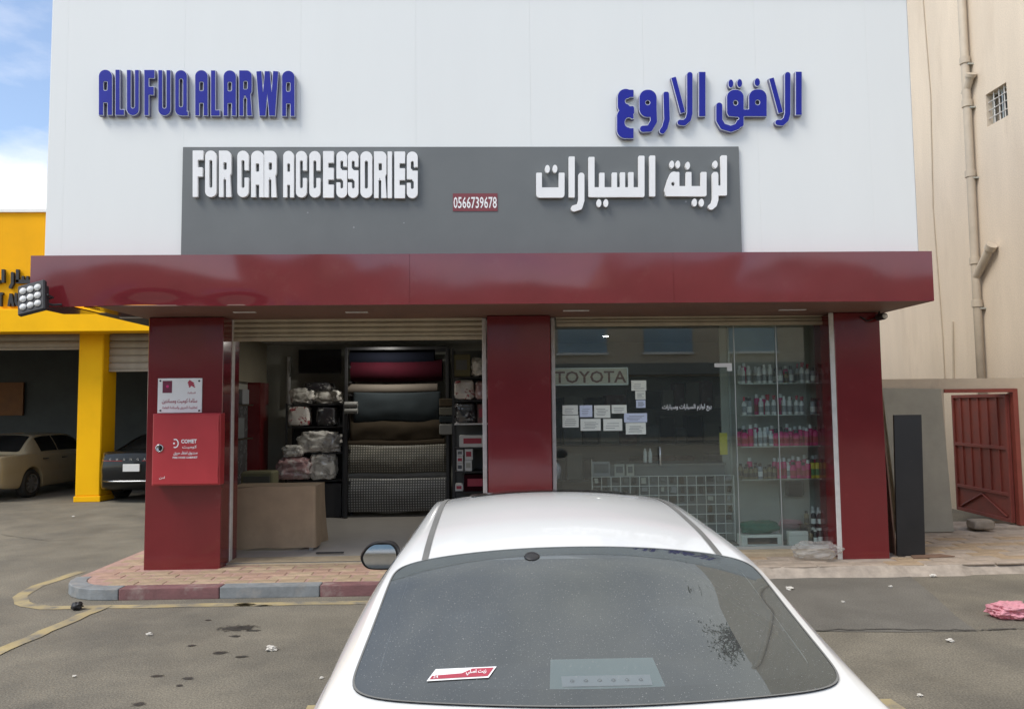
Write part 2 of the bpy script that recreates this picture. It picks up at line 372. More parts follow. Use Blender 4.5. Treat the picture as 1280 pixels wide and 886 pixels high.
# ================================================================ palette
M('asphalt', (.188, .169, .130), .88, var=.22, vs=1.4, bump=.6, bs=120, grain=(75, .38), vs2=(.55, (.098, .091, .076), .46, .74), speck=(55, (.30, .29, .27), .10, .35))
M('asphalt_new', (.145, .136, .116), .88, var=.18, vs=1.5, bump=.5, bs=120, grain=(75, .3), speck=(60, (.22, .21, .2), .09, .3))
M('yellow_line', (.45, .36, .18), .85, var=.25, vs=7, vs2=(3.5, (.19, .175, .143), .42, .62), bump=.2, bs=120)
M('oil', (.045, .041, .035), .55, var=.3, vs=9)
def softedge(m, lo, hi):
    t = m.node_tree; n, l = t.nodes.new, t.links.new; b = t.nodes['Principled BSDF']; c = n('ShaderNodeTexCoord'); v = n('ShaderNodeVectorMath'); v.operation = 'DISTANCE'; v.inputs[1].default_value = (.5, .5, .0)
    f = n('ShaderNodeVectorMath'); f.operation = 'MULTIPLY'; f.inputs[1].default_value = (1, 1, 0); l(c.outputs['Generated'], f.inputs[0]); l(f.outputs[0], v.inputs[0])
    z = n('ShaderNodeTexNoise'); z.inputs['Scale'].default_value = 22; z.inputs['Detail'].default_value = 5; l(c.outputs['Object'], z.inputs['Vector'])
    a = n('ShaderNodeMath'); a.operation = 'MULTIPLY_ADD'; a.inputs[1].default_value = .75; l(z.outputs[0], a.inputs[0]); l(v.outputs['Value'], a.inputs[2])
    r = n('ShaderNodeMapRange'); r.inputs[1].default_value = lo; r.inputs[2].default_value = hi; r.inputs[3].default_value = .9; r.inputs[4].default_value = 0; l(a.outputs[0], r.inputs[0]); l(r.outputs[0], b.inputs['Alpha'])
softedge(MATS['oil'], .58, .80)
M('kerb_grey', (.22, .235, .24), .8, var=.2, vs=8, bump=.3, bs=50, vs2=(5, (.33, .31, .28), .50, .74))
M('kerb_red', (.20, .095, .095), .8, var=.2, vs=8, bump=.3, bs=50, vs2=(5, (.33, .27, .24), .50, .76))
M('paver_tan', (.37, .275, .18), .85, var=.22, vs=9, bump=.3, bs=60)
M('paver_cream', (.44, .33, .22), .85, var=.25, vs=9, bump=.4, bs=50)
M('paver_pink', (.40, .26, .19), .85, var=.22, vs=9, bump=.3, bs=60)
M('paver_grey', (.36, .295, .235), .85, var=.22, vs=6, bump=.3, bs=60)
M('mortar', (.42, .27, .22), .95, var=.2, vs=14, bump=.4, bs=60)
M('concrete_edge', (.38, .325, .27), .9, var=.28, vs=6, bump=.5, bs=30)
M('floor_tile', (.44, .41, .37), .35, var=.08, vs=5)
M('threshold', (.42, .34, .23), .7, var=.2, vs=6, bump=.2)
M('acp_white', (.83, .845, .825), .30, var=.02, vs=.8, coat=.25, wave=(.9, .06), stretch=(1, 1, .16), vs2=(1.6, (.78, .79, .77), .62, .9))
M('acp_grey', (.155, .165, .165), .42, var=.07, vs=1.2, wave=(.8, .04), speck=(2.6, (.35, .36, .36), .03, .7))
M('acp_red', (.17, .021, .027), .07, var=.09, vs=2.5, coat=.7, wave=(.8, .20), vs2=(3.5, (.20, .045, .046), .60, .85))
M('acp_red_col', (.165, .015, .019), .16, var=.09, vs=2, coat=.5, wave=(1.3, .10), vs2=(4, (.21, .05, .05), .62, .85))
M('soffit', (.20, .11, .085), .6, var=.2, vs=3)
M('frame_white', (.62, .60, .57), .45, var=.12, vs=9, vs2=(5, (.38, .31, .25), .60, .78))
M('alu', (.52, .55, .53), .35, metal=.6, var=.08)
M('shutter', (.50, .44, .33), .5, metal=.0, var=.12, vs=5)
M('inner_wall', (.46, .46, .41), .85, var=.06, vs=2)
M('inner_dark', (.15, .16, .16), .8, var=.15, vs=2)
M('header', (.30, .27, .20), .85, var=.08, vs=3)
M('ceiling', (.62, .62, .58), .85, var=.04)
M('blue_face', (.012, .018, .30), .4, var=.10, vs=2.5, coat=.08, spec=.3)
M('letter_trim', (.74, .76, .80), .4, var=.05)
M('letter_side', (.16, .16, .26), .5, var=.08)
M('letter_white', (.90, .90, .90), .4, var=.04)
M('plate_red', (.22, .05, .06), .5, var=.1)
M('white_paper', (.82, .84, .75), .7, var=.05, vs=8)
M('paper_blue', (.66, .72, .86), .7, var=.05, vs=8)
M('ink', (.12, .13, .14), .7, var=.1)
M('ink_red', (.42, .05, .08), .6, var=.1)
M('ink_maroon', (.17, .02, .05), .6, var=.1)
M('cabinet_red', (.47, .040, .048), .38, var=.07, vs=3, coat=.15, wave=(3, .03))
M('sign_white', (.84, .83, .80), .5, var=.05)
M('chrome', (.60, .60, .60), .22, metal=1, var=.08)
M('black_plastic', (.018, .018, .019), .45, var=.15)
M('black_metal', (.022, .022, .024), .5, var=.2, vs=5)
M('lens', (.75, .75, .73), .12, var=.05, coat=1)
M('wire', (.82, .82, .80), .4, metal=.3, var=.1)
M('yellow_wall', (.92, .44, .004), .6, spec=.15, var=.07, vs=1.2, vs2=(1.5, (.60, .30, .03), .62, .8))
M('yellow_low', (.98, .52, .004), .6, spec=.15, var=.06, vs=1.5)
M('garage_shutter', (.36, .31, .24), .6, var=.12, vs=4)
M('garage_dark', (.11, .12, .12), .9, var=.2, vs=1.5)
M('orange_board', (.30, .13, .05), .7, var=.2)
M('beige_render', (.66, .56, .44), .9, var=.07, vs=2.0, bump=.25, bs=90, stretch=(1, 1, .18), vs2=(2.4, (.55, .455, .35), .54, .80), grain=(60, .12))
M('boundary', (.56, .47, .36), .9, var=.1, vs=2.5, bump=.25, bs=90, vs2=(2, (.38, .31, .24), .58, .8))
M('pipe', (.48, .41, .32), .6, var=.1, vs=4)
M('gate_red', (.26, .058, .042), .6, var=.16, vs=5, vs2=(6, (.16, .05, .035), .6, .75))
M('cement_board', (.33, .315, .26), .85, var=.12, vs=3, vs2=(2.5, (.35, .335, .28), .56, .72), bump=.1)
M('black_board', (.014, .012, .012), .35, var=.2, vs=4, vs2=(8, (.05, .05, .05), .66, .8))
M('ply', (.20, .12, .08), .7, var=.2, vs=4)
M('stone', (.30, .26, .21), .9, var=.2, vs=8, bump=.5, bs=25)
M('win_dark', (.10, .11, .11), .25, var=.3, vs=8)
M('cloth_brown', (.40, .29, .185), .9, var=.10, vs=4, bump=.25, bs=220, vs2=(2.5, (.33, .235, .15), .55, .75))
M('olive', (.16, .15, .08), .8, var=.15)
M('tv', (.008, .008, .010), .25, var=.1)
def bagmat(name, col, col2, lo, hi, rough=.16):
    m = M(name, col, rough, var=.18, vs=5, coat=1, vs2=(7, col2, lo, hi)); t = m.node_tree; n, l = t.nodes.new, t.links.new; b = t.nodes['Principled BSDF']
    c = n('ShaderNodeTexCoord'); q = n('ShaderNodeTexNoise'); q.noise_type = 'RIDGED_MULTIFRACTAL'; q.inputs['Scale'].default_value = 5; q.inputs['Detail'].default_value = 4; q.inputs['Distortion'].default_value = .6; l(c.outputs['Object'], q.inputs['Vector'])
    bp = n('ShaderNodeBump'); bp.inputs['Strength'].default_value = .55; bp.inputs['Distance'].default_value = .05; l(q.outputs[0], bp.inputs['Height']); l(bp.outputs[0], b.inputs['Normal']); l(bp.outputs[0], b.inputs['Coat Normal'])
bagmat('bag_clear', (.72, .70, .65), (.36, .34, .31), .5, .62)
bagmat('bag_pink', (.46, .28, .28), (.66, .60, .58), .52, .62)
bagmat('bag_print', (.72, .68, .64), (.30, .05, .06), .56, .6)
bagmat('bag_dark', (.035, .035, .04), (.30, .30, .29), .58, .62)
glassmat('litter_pink', (.85, .55, .58), 1.4, dust=.62, dustcol=(.86, .42, .48), rough=.15)
M('litter_white', (.66, .63, .57), .7, var=.15, vs=20, bump=.5)
M('roll_navy', (.005, .006, .011), 1.0, spec=.1, var=.2, bump=.2, bs=200)
M('roll_maroon', (.030, .003, .007), 1.0, spec=.1, var=.2, bump=.2, bs=200)
M('roll_beige', (.12, .10, .08), .8, var=.12, bump=.1)
M('roll_slate', (.026, .033, .037), .95, spec=.15, var=.12, bump=.2, bs=200)
M('roll_brown', (.055, .042, .028), .95, spec=.15, var=.14, bump=.2, bs=200)
M('roll_olive', (.085, .082, .064), .6, var=.14, bump=.1)
M('roll_grey', (.20, .20, .19), .6, var=.12, bump=.1)
def dotted(name, col, dot, sc):
    m = M(name, col, .45, var=.12, vs=5); t = m.node_tree; n, l = t.nodes.new, t.links.new; b = t.nodes['Principled BSDF']
    src = b.inputs['Base Color'].links[0].from_socket
    c = n('ShaderNodeUVMap'); mp = n('ShaderNodeMapping'); mp.inputs['Scale'].default_value = (sc, sc, sc); l(c.outputs[0], mp.inputs[0])
    v = n('ShaderNodeTexVoronoi'); v.inputs['Scale'].default_value = 1; v.inputs['Randomness'].default_value = 0; l(mp.outputs[0], v.inputs['Vector'])
    q = n('ShaderNodeMath'); q.operation = 'LESS_THAN'; q.inputs[1].default_value = .27; l(v.outputs['Distance'], q.inputs[0])
    x = n('ShaderNodeMix'); x.data_type = 'RGBA'; l(q.outputs[0], x.inputs[0]); l(src, x.inputs[6]); x.inputs[7].default_value = (*dot, 1); l(x.outputs[2], b.inputs['Base Color'])
    bp = n('ShaderNodeBump'); bp.inputs['Strength'].default_value = .6; bp.inputs['Distance'].default_value = .004; l(q.outputs[0], bp.inputs['Height']); l(bp.outputs[0], b.inputs['Normal'])
dotted('mat_stud_grey', (.075, .075, .07), (.36, .36, .34), 24)
dotted('mat_stud_beige', (.10, .095, .075), (.34, .32, .27), 24)
dotted('mat_stud_brown', (.085, .065, .055), (.20, .17, .15), 20)
M('bottle_white', (.75, .75, .75), .35, var=.08)
M('bottle_pink', (.70, .025, .19), .35, var=.12)
M('bottle_grey', (.30, .31, .33), .35, var=.15)
M('bottle_amber', (.22, .17, .09), .3, var=.2)
M('bottle_yellow', (.62, .52, .03), .4, var=.12)
M('bottle_green', (.06, .22, .07), .4, var=.12)
M('bottle_black', (.02, .02, .022), .35, var=.2)
M('cap_red', (.45, .03, .06), .4, var=.1)
M('green_cloth', (.02, .13, .09), .9, var=.3, vs=8, bump=.4, bs=20)
M('carton_white', (.70, .70, .68), .7, var=.05)
M('yellow_sticker', (.55, .48, .05), .6, var=.08)
M('display_back', (.42, .43, .39), .7, var=.12, vs=2)
M('car_white', (.75, .76, .745), .22, var=.012, coat=.8)
M('car_beige', (.36, .305, .20), .25, var=.04, coat=.7)
M('car_black', (.006, .007, .008), .3, var=.05, coat=.35, spec=.25)
M('rubber', (.025, .025, .025), .7, var=.15)
M('rim', (.42, .42, .42), .3, metal=.8, var=.08)
M('seam', (.16, .16, .15), .55, var=.15)
M('frit', (.010, .010, .011), .8, var=.1, spec=.1)
M('car_inside', (.030, .030, .032), .85, var=.1)
M('lamp_red', (.30, .012, .012), .15, var=.1, coat=1)
M('lamp_housing', (.52, .64, .60), .5, var=.06)
M('mirror_glass', (.80, .84, .88), .03, metal=1, var=.01)
M('plate_white', (.70, .70, .68), .4, var=.05)
glassmat('shop_glass', (.90, .95, .93), 1.80, dust=.025, dustcol=(.45, .47, .45))
glassmat('case_glass', (.94, .97, .95), 1.3)
glassmat('car_tint', (.38, .42, .44), 2.1, dust=.085, dustcol=(.42, .43, .42), speck=.34, rough=.015, gcol=(.86, .97, 1.0))
glassmat('car_side', (.015, .016, .018), 1.55, dust=.03)
glassmat('plastic_film', (.93, .93, .92), 1.4, dust=.16, dustcol=(.85, .83, .80), rough=.1)

# ================================================================ the ground
SW, FZ = .114, .13
YC, YF, YCAN, YW = 8.79, 9.11, 7.83, 8.035
XL, XR, ZT, ZB = -4.70, 4.68, 3.49, 2.96
mb = MB()
def gfn(u, v):
    x, y = -300+600*u, -250+600*v
    return Vector((x, y, 0))
mb.grid(gfn, 24, 24)
road = struct(build(mb, 'road', 'asphalt'))
def sheet(px, z, name, mat, parent=None):   # flat patch on the ground from its measured outline
    mb = MB(); P = [onz(u, v, 0) for u, v in px]; mb.loops([[(p.x, p.y) for p in P]], lambda x, y: Vector((x, y, z)), None)
    return build(mb, name, mat, parent)
struct(sheet([(900, 700), (1132, 716), (1165, 742), (1195, 770), (1222, 789), (1120, 790), (1000, 789), (900, 789)], .004, 'asphalt_patch', 'asphalt_new'))
def line_strip(pts, wid, z, name):
    mb = MB(); P = [Vector(p) for p in pts]; L_, R_ = [], []
    for i, p in enumerate(P):
        d = (P[min(i+1, len(P)-1)]-P[max(i-1, 0)]).normalized(); n = Vector((-d.y, d.x, 0)); j = .012*math.sin(i*2.3)
        L_.append(p+n*(wid/2+j)+Vector((0, 0, z))); R_.append(p-n*(wid/2-j)+Vector((0, 0, z)))
    n = len(P); mb.add(L_+R_, [(i, i+1, n+i+1, n+i) for i in range(n-1)]); return struct(build(mb, name, 'yellow_line'))
kx0, ky0 = -4.50, 7.88               # kerb: outer left and outer front
arc = [(kx0-.45+(1-math.cos(t))*.75, ky0-.25+.95-math.sin(t)*.95, 0) for t in np.linspace(0, math.pi/2, 10)]
line_strip([(kx0-.38, 9.3, 0), (kx0-.43, 8.9, 0)]+arc+[(x, ky0-.25, 0) for x in np.arange(kx0+.7, 1.0, .4)], .13, .004, 'road_line_kerb')
a, b = onz(132, 757, 0), onz(-60, 840, 0)
line_strip([a.lerp(b, t) for t in np.linspace(0, 1, 12)], .13, .007, 'road_line_bay')
line_strip([(-1.12, y, 0) for y in np.linspace(2.0, 5.05, 10)], .12, .004, 'road_line_bay')
line_strip([(2.5, y, 0) for y in np.linspace(2.0, 4.95, 10)], .12, .004, 'road_line_bay')
random.seed(3)
for u, v, a_, b_ in [(296, 785, .24, .10), (305, 756, .13, .06), (275, 816, .10, .05), (294, 795, .07, .03), (302, 821, .07, .03), (198, 845, .07, .03), (236, 848, .06, .035), (224, 857, .05, .03), (173, 880, .07, .04), (260, 775, .05, .025), (330, 757, .1, .03), (318, 788, .1, .03), (240, 807, .08, .03)]:
    c = onz(u, v, 0); mb = MB(); ph = random.random()*9; k = 22
    P = [(c.x+.85*a_*math.cos(t)*(1+.35*noise.noise((math.cos(t)*1.4+ph, math.sin(t)*1.4, ph))), c.y+b_*1.15*math.sin(t)*(1+.35*noise.noise((math.cos(t)*1.4+ph, math.sin(t)*1.4, ph+5)))) for t in np.linspace(0, 2*math.pi, k, endpoint=False)]
    mb.loops([P], lambda x, y: Vector((x, y, .004)), None); build(mb, 'oil_stain', 'oil', road)

def crack(pts, wid, seed):
    random.seed(seed); P = []
    for (u0, v0), (u1, v1) in zip(pts, pts[1:]):
        for k in range(14): P.append(onz(u0+(u1-u0)*k/14, v0+(v1-v0)*k/14, 0)+Vector((random.gauss(0, .012), random.gauss(0, .012), 0)))
    mb = MB(); n = len(P)
    for i, p in enumerate(P):
        d = (P[min(i+1, n-1)]-P[max(i-1, 0)]).normalized(); q = Vector((-d.y, d.x, 0))*wid*random.uniform(.3, 1)*.5; mb.v += [p+q+Vector((0, 0, .009)), p-q+Vector((0, 0, .009))]
    mb.f = [(2*i, 2*i+1, 2*i+3, 2*i+2) for i in range(n-1)]; build(mb, 'crack', M('crack_dark', (.09, .083, .07), .95, var=.3, vs=20), road)
crack([(985, 789), (1100, 787), (1220, 788), (1290, 785)], .035, 1); crack([(0, 668), (60, 676), (120, 672)], .015, 2)
# pavement in front of the shop: bedding slab, kerb stones, pavers
mb = MB()
ra = .62
outl = [(kx0+.03, 10.6), (kx0+.03, ky0+ra+.02), (kx0+.17, ky0+ra+.01)] + [(kx0+.17+(ra-.17)*(1-math.cos(t)), ky0+ra-(ra-.17)*math.sin(t)) for t in np.linspace(.1, math.pi/2, 7)] + [(.75, ky0+.17), (.75, 10.6)]
mb.loops([outl], lambda x, y: Vector((x, y, SW-.005)), (0, 0, -SW+.01))
pave = struct(build(mb, 'pavement', 'mortar'))
def kerb(poly, mat):
    mb = MB(); mb.loops([poly], lambda x, y: Vector((x, y, SW)), (0, 0, -SW)); return build(mb, 'kerb_stone', mat, pave, bevel=.012)
ang = np.linspace(0, math.pi/2, 7)
o_ = [(kx0+ra*(1-math.cos(t)), ky0+ra-ra*math.sin(t)) for t in ang]; i_ = [(kx0+.166+(ra-.166)*(1-math.cos(t)), ky0+ra-(ra-.166)*math.sin(t)) for t in ang]
kerb(o_+[(-3.76, ky0), (-3.76, ky0+.166)]+i_[::-1], 'kerb_grey')
x = -3.755; k = 0
while x < .7:
    kerb([(x, ky0), (min(x+1.0, .75), ky0), (min(x+1.0, .75), ky0+.166), (x, ky0+.166)], ('kerb_red', 'kerb_grey')[k % 2]); x += 1.005; k += 1
def pavers(par, z, x0, x1, y0, y1, lx, ly, inside, mats, dz=.005):
    protos = []
    for m_ in mats:
        mb = MB(); mb.box(-lx/2+.009, -ly/2+.009, -.03, lx/2-.009, ly/2-.009, 0, .010); me = build(mb, 'paver', m_, None, origin=(0, 0, 0)); protos.append(me)
    first = True; j = 0; y = y0+ly/2
    while y < y1:
        x = x0+(lx/2 if j % 2 else lx)*.99
        while x < x1:
            if inside(x, y):
                pr = random.choice(protos); c = pr.copy(); COL.objects.link(c); c.parent = par
                c.location = Vector((x, y, z+random.uniform(-.5, .5)*dz)) - WP[par]; c.rotation_euler = (random.gauss(0, .006), random.gauss(0, .006), random.gauss(0, .012))
            x += lx
        y += ly; j += 1
    for p_ in protos: bpy.data.objects.remove(p_)
def ins(x, y):
    if y < ky0+.21 or x < kx0+(.24 if y < ky0+ra else .14) or x > .7: return False
    if x < kx0+ra and y < ky0+ra and math.hypot(x-kx0-ra, y-ky0-ra) > ra-.24: return False
    if -3.98 < x < -3.0 and y > YC-.05: return False
    return True
pavers(pave, SW, kx0+.1, .8, ky0+.17, 9.06, .29, .165, lambda x, y: ins(x, y) and (y < 9.0), ['paver_tan', 'paver_tan', 'paver_cream', 'paver_pink'], .007)
pavers(pave, SW, kx0+.1, -3.9, 9.06, 10.5, .29, .165, lambda x, y: ins(x, y) and x < -4.05, ['paver_tan', 'paver_cream'], .007)
# pavement on the right: slab with a broken, sloping edge
mb = MB()
def rfn(u, v):
    x = .75+ u*13.5; e = 8.30+.05*noise.noise((x*1.3, 2, 0))+.03*noise.noise((x*6, 5, 0)) + (.0 if x < 5.2 else .05)
    ys = [e, e+.04, e+.13, 11.4]; zs = [-.01, .035+.012*noise.noise((x*4, 1, 7)), SW-.012, SW-.012]
    k = v*3; i = min(int(k), 2); t = k-i
    return Vector((x, ys[i]+(ys[i+1]-ys[i])*t, zs[i]+(zs[i+1]-zs[i])*t))
mb.grid(rfn, 110, 3); pave2 = struct(build(mb, 'pavement_by_gate', 'concrete_edge'))
def ins2(x, y):
    if y < 8.50 or y > 10.3: return False
    if y > 8.98 and x < 4.7: return False
    if 3.98 < x < 4.66 and y > 8.7: return False
    return y < 10.25
pavers(pave2, SW, 1.0, 8.4, 8.42, 10.3, .40, .20, ins2, ['paver_grey', 'paver_grey', 'paver_tan'], .004)
# shop floor and the step at the openings
mb = MB(); mb.box(-4.0, YF-.12, 0, 4.7, 13.6, FZ); struct(build(mb, 'shop_floor', 'floor_tile'))
mb = MB(); mb.box(-3.05, YF-.16, .02, .0, YF-.125, FZ-.004, .006).box(-3.05, YF-.125, FZ+.004, 0, YF+.16, FZ+.012, .003); struct(build(mb, 'door_step', 'threshold'))
mb = MB(); mb.box(.8, YF-.16, .02, 4.03, YF-.125, FZ+.03, .006).box(.8, YF-.125, FZ+.004, 4.03, YF+.16, FZ+.035, .003); struct(build(mb, 'window_step', 'threshold'))

# ================================================================ the shop building
shop = thing('shop_building', 'white clad car accessories shop with red columns and red canopy', 'building', (0, YC, 0))
def part(name, mat, *boxes, b=0, parent=None, **k):
    mb = MB()
    for q in boxes: mb.box(*q, b=b)
    return build(mb, name, mat, parent or shop, **k)
ZTOP = 6.4
part('upper_wall', 'inner_wall', (XL+.05, YW+.03, ZT+.02, XR-.05, 15.8, ZTOP-.03))
part('side_wall', 'inner_wall', (-4.06, YF+.2, 0, -3.96, 15.8, ZT+.02))
part('side_wall', 'inner_wall', (4.60, YF+.2, 0, 4.70, 15.8, ZT+.02))
part('back_wall', 'inner_wall', (-3.96, 13.6, 0, 4.6, 13.75, ZT+.02))
part('ceiling', 'ceiling', (-3.96, YF+.25, 3.02, 4.6, 13.6, 3.06))
# white cladding panels of the upper wall
js = [XL+.03, (at(82, 150, YW)).x, (at(229, 170, YW)).x]
while js[-1]+1.24 < XR-.1: js.append(js[-1]+1.24)
js.append(XR-.03)
for x0, x1 in zip(js, js[1:]):
    part('cladding_panel', 'acp_white', (x0+.0004, YW, ZT+.004, x1-.0004, YW+.028, ZTOP))
part('cladding_panel', 'acp_white', (XL+.005, YW+.03, ZT+.004, XL+.028, 15.8, ZTOP)); part('cladding_panel', 'acp_white', (XR-.028, YW+.03, ZT+.004, XR-.005, 15.8, ZTOP))
part('parapet_cap', 'acp_white', (XL-.01, YW-.02, ZTOP+.002, XR+.01, 15.9, ZTOP+.05))
# canopy: fascia panels, dented along the lower edge at the left
fj = [XL, at(512, 350, YCAN).x, at(842, 350, YCAN).x, XR]
for n_, (x0, x1) in enumerate(zip(fj, fj[1:])):
    mb = MB()
    def ffn(u, v, x0=x0, x1=x1):
        x = x0+.0012+(x1-x0-.0024)*u; z = ZB+(ZT-ZB)*v
        d = .007*noise.noise((x*.9, z*1.3, 3.3))
        dent = .028*math.exp(-((x+3.45)/.33)**2-((z-ZB)/.10)**2) + .025*math.exp(-((x+2.6)/.25)**2-((z-ZB)/.08)**2)
        dz = .02*math.exp(-((x+3.55)/.4)**2)*(1-v)
        return Vector((x, YCAN+d+dent, z+dz))
    mb.grid(ffn, 60, 14)
    o = build(mb, 'fascia_panel', 'acp_red', shop, smooth=True); 
part('fascia_core', 'acp_red_col', (XL+.01, YCAN+.085, ZB+.03, XR-.01, YCAN+.1, ZT-.01)); part('fascia_edge', 'acp_red', (XL, YCAN+.014, ZT-.004, XR, YW-.002, ZT+.002))
part('fascia_panel', 'acp_red', (XR-.006, YCAN+.012, ZB, XR, YF+.3, ZT-.006)); part('fascia_panel', 'acp_red', (XL, YCAN+.012, ZB+.02, XL+.006, YCAN+.30, ZT-.006))
part('soffit', 'soffit', (-4.02, YCAN+.02, ZB+.004, XR-.008, YF+.25, ZB+.016))
part('soffit_flap', 'acp_red_col', (XL+.01, YCAN+.02, ZB+.002, -4.30, YCAN+.62, ZB+.014))
part('soffit_panel', 'black_metal', (-4.62, 8.95, ZB+.07, -4.07, 11.6, ZB+.08)); part('soffit_panel', 'acp_red_col', (-4.29, 8.1, ZB+.03, -4.03, 8.9, ZB+.04)); part('soffit_light', 'letter_white', (-4.5, 9.3, ZB+.06, -4.1, 9.34, ZB+.068))
for u0, u1, v in ((292, 320, 389), (432, 460, 389), (704, 736, 387), (974, 1006, 386)):
    a, b = onz(u0, v+1.4, ZB), onz(u1, v+1.4, ZB)
    part('soffit_light', 'letter_white', (a.x, a.y-.03, ZB-.004, b.x, a.y+.03, ZB+.002))
# columns
mx0, mx1 = at(609.5, 500, YC).x, at(689.5, 500, YC).x
for x0, x1, y0 in ((-3.917, -3.066, YC), (mx0, mx1, YC+.05), (4.04, 4.59, YC)):
    part('column', 'acp_red_col', (x0, y0, .03, x1, YF+.24, ZB-.002), b=.006)
# white shutter guide posts
for u0, u1, YR_ in ((285, 290.5, YF), (603.5, 609, YF), (690, 695, YF), (1040.5, 1046.5, YC+.03)):
    a, b = at(u0, 550, YR_), at(u1, 550, YR_)
    part('guide_rail', 'frame_white', (a.x, YR_-.03, .1, b.x, YR_+(.06 if YR_ == YF else -.012), ZB), b=.006)
# rolled-up shutters, each slat a piece
def shutter(x0, x1, ztop, zbot, Y, nm, mat, n, par):
    hd = MB(); hd.box(x0, Y+.1, zbot+.1, x1, Y+.34, ztop+.2); root = build(hd, nm, mat, par)
    h = (ztop-zbot)/n; mb = MB(); k = 7
    prof = [(Y-.018*math.sin(math.pi*t/k), h*t/k*.92) for t in range(k+1)]+[(Y+.012, h*.92), (Y+.012, 0)]
    mb.prism([(x0, py, pz) for py, pz in prof], (x1-x0, 0, 0)); s0 = None
    for i in range(n):
        if s0 is None:
            m2 = MB(); m2.v = [v+Vector((0, 0, zbot+.035)) for v in mb.v]; m2.f = mb.f; s0 = build(m2, 'slat', mat, root)
        else:
            c = s0.copy(); COL.objects.link(c); c.parent = root; c.location = s0.location+Vector((0, 0, h*i))
    q = MB(); q.box(x0, Y-.028, zbot-.012, x1, Y+.02, zbot+.033, .006); build(q, 'bottom_bar', mat, root); return root
xa, xb = at(290.5, 420, YF).x+.003, at(603.5, 420, YF).x-.003
zb_ = at(450, 425.5, YF).z; shutter(xa, xb, ZB, zb_+.012, YF+.01, 'shutter', 'shutter', 4, shop)
xc, xd = at(695, 420, YF).x+.003, at(1037, 420, YF).x-.003
zb2 = at(860, 407, YF).z; shutter(xc, xd, ZB, zb2+.012, YF+.01, 'shutter', 'shutter', 2, shop)
# glass front of the right bay
GY = YF+.05; e1, e2, xe = at(921, 550, GY).x, at(974, 550, GY).x, at(1043, 550, GY).x
xs_ = at(694.5, 550, GY).x
for x0, x1 in ((xs_, e1-.006), (e1+.006, e2-.006), (e2+.006, xe)):
    g_ = part('glass_pane', 'shop_glass', (x0, GY, FZ+.04, x1, GY+.01, zb2+.25))
for e in (e1, e2): part('pane_edge', 'alu', (e-.0055, GY-.002, FZ+.04, e+.0055, GY+.012, zb2+.25))
part('sill_rail', 'alu', (xs_, GY-.02, FZ+.036, xe+.02, GY+.03, FZ+.07)); part('jamb', 'alu', (xe+.004, GY-.03, FZ+.05, xe+.03, GY+.03, ZB-.02))
p = at(893, 454, GY-.008); q = at(915, 463.5, GY-.008); part('patch_fitting', 'letter_white', (p.x, GY-.012, (p.z+q.z)/2, q.x, GY-.002, p.z), (q.x-.06, GY-.012, q.z, q.x, GY-.002, (p.z+q.z)/2))
p = at(825, 557, GY-.05); q = at(826, 583, GY-.05); mb = MB(); mb.tube([(p.x, GY-.002, p.z-.02), (p.x, GY-.05, p.z-.02), (p.x, GY-.05, q.z+.02), (p.x, GY-.002, q.z+.02)], .011, 8); build(mb, 'door_handle', 'alu', shop, smooth=True)
text(arabic('بيع لوازم السيارات وسيارات'), 'window_lettering', 'letter_white', at(828, 514, GY-.002), width=.60, height=.085, parent=shop, off=.002, bold=.02)
# ================================================================ signs
def signword(root, glyphs, region, sc_, Y, depth, face_mat, side_mat, rim=None):
    u0, v0 = region
    for g in glyphs:
        xs, ys, D = g.field(1.6)
        def mp(x, y, yy): return at(u0+x/sc_, v0+y/sc_, Y) + Vector((0, yy-Y, 0))
        c0 = contours(xs, ys, D, 0)
        mb = MB()
        if rim:
            mb.loops(c0, lambda x, y: mp(x, y, Y-depth), (0, depth-.012, 0)); lt = build(mb, 'letter', side_mat, root)
            m2 = MB(); m2.loops(contours(xs, ys, D, -.4), lambda x, y: mp(x, y, Y-depth-.004), (0, .0036, 0)); build(m2, 'letter_rim', 'letter_trim', lt)
            m3 = MB(); m3.loops(contours(xs, ys, D, -rim), lambda x, y: mp(x, y, Y-depth-.008), (0, .0038, 0)); build(m3, 'letter_face', face_mat, lt)
        else:
            mb.loops(c0, lambda x, y: mp(x, y, Y-depth), (0, depth-.012, 0)); build(mb, 'letter', face_mat, root)
C1 = (100, 60); S1 = 1208/300
sg = thing('sign_lettering', 'raised blue capital letters ALUFUQ ALARWA on white wall, upper left', 'sign', at(248, 150, YW), group='raised sign words')
signword(sg, [latin(c, a, b, 121+t, 352+t) for c, a, b, t in (('A', 107, 178, 0), ('L', 190, 238, 0), ('U', 247, 312, 1), ('F', 334, 390, 1), ('U', 404, 470, 2), ('Q', 488, 552, 2), ('A', 588, 656, 2), ('L', 667, 716, 3), ('A', 730, 797, 3), ('R', 808, 876, 3), ('W', 894, 1008, 5), ('A', 1022, 1090, 5))], C1, S1, YW, .055, 'blue_face', 'letter_side', rim=3.2)
C2 = (740, 70); S2 = 1208/300
def lamalef(x, s=1):
    return [G().line([(x, 108), (x, 300), (x-8, 330), (x-28, 348), (x-48, 346)], 16.5), G().seg((x-82, 122 if s == 1 else 118), (x-34, 300), 14.5)]
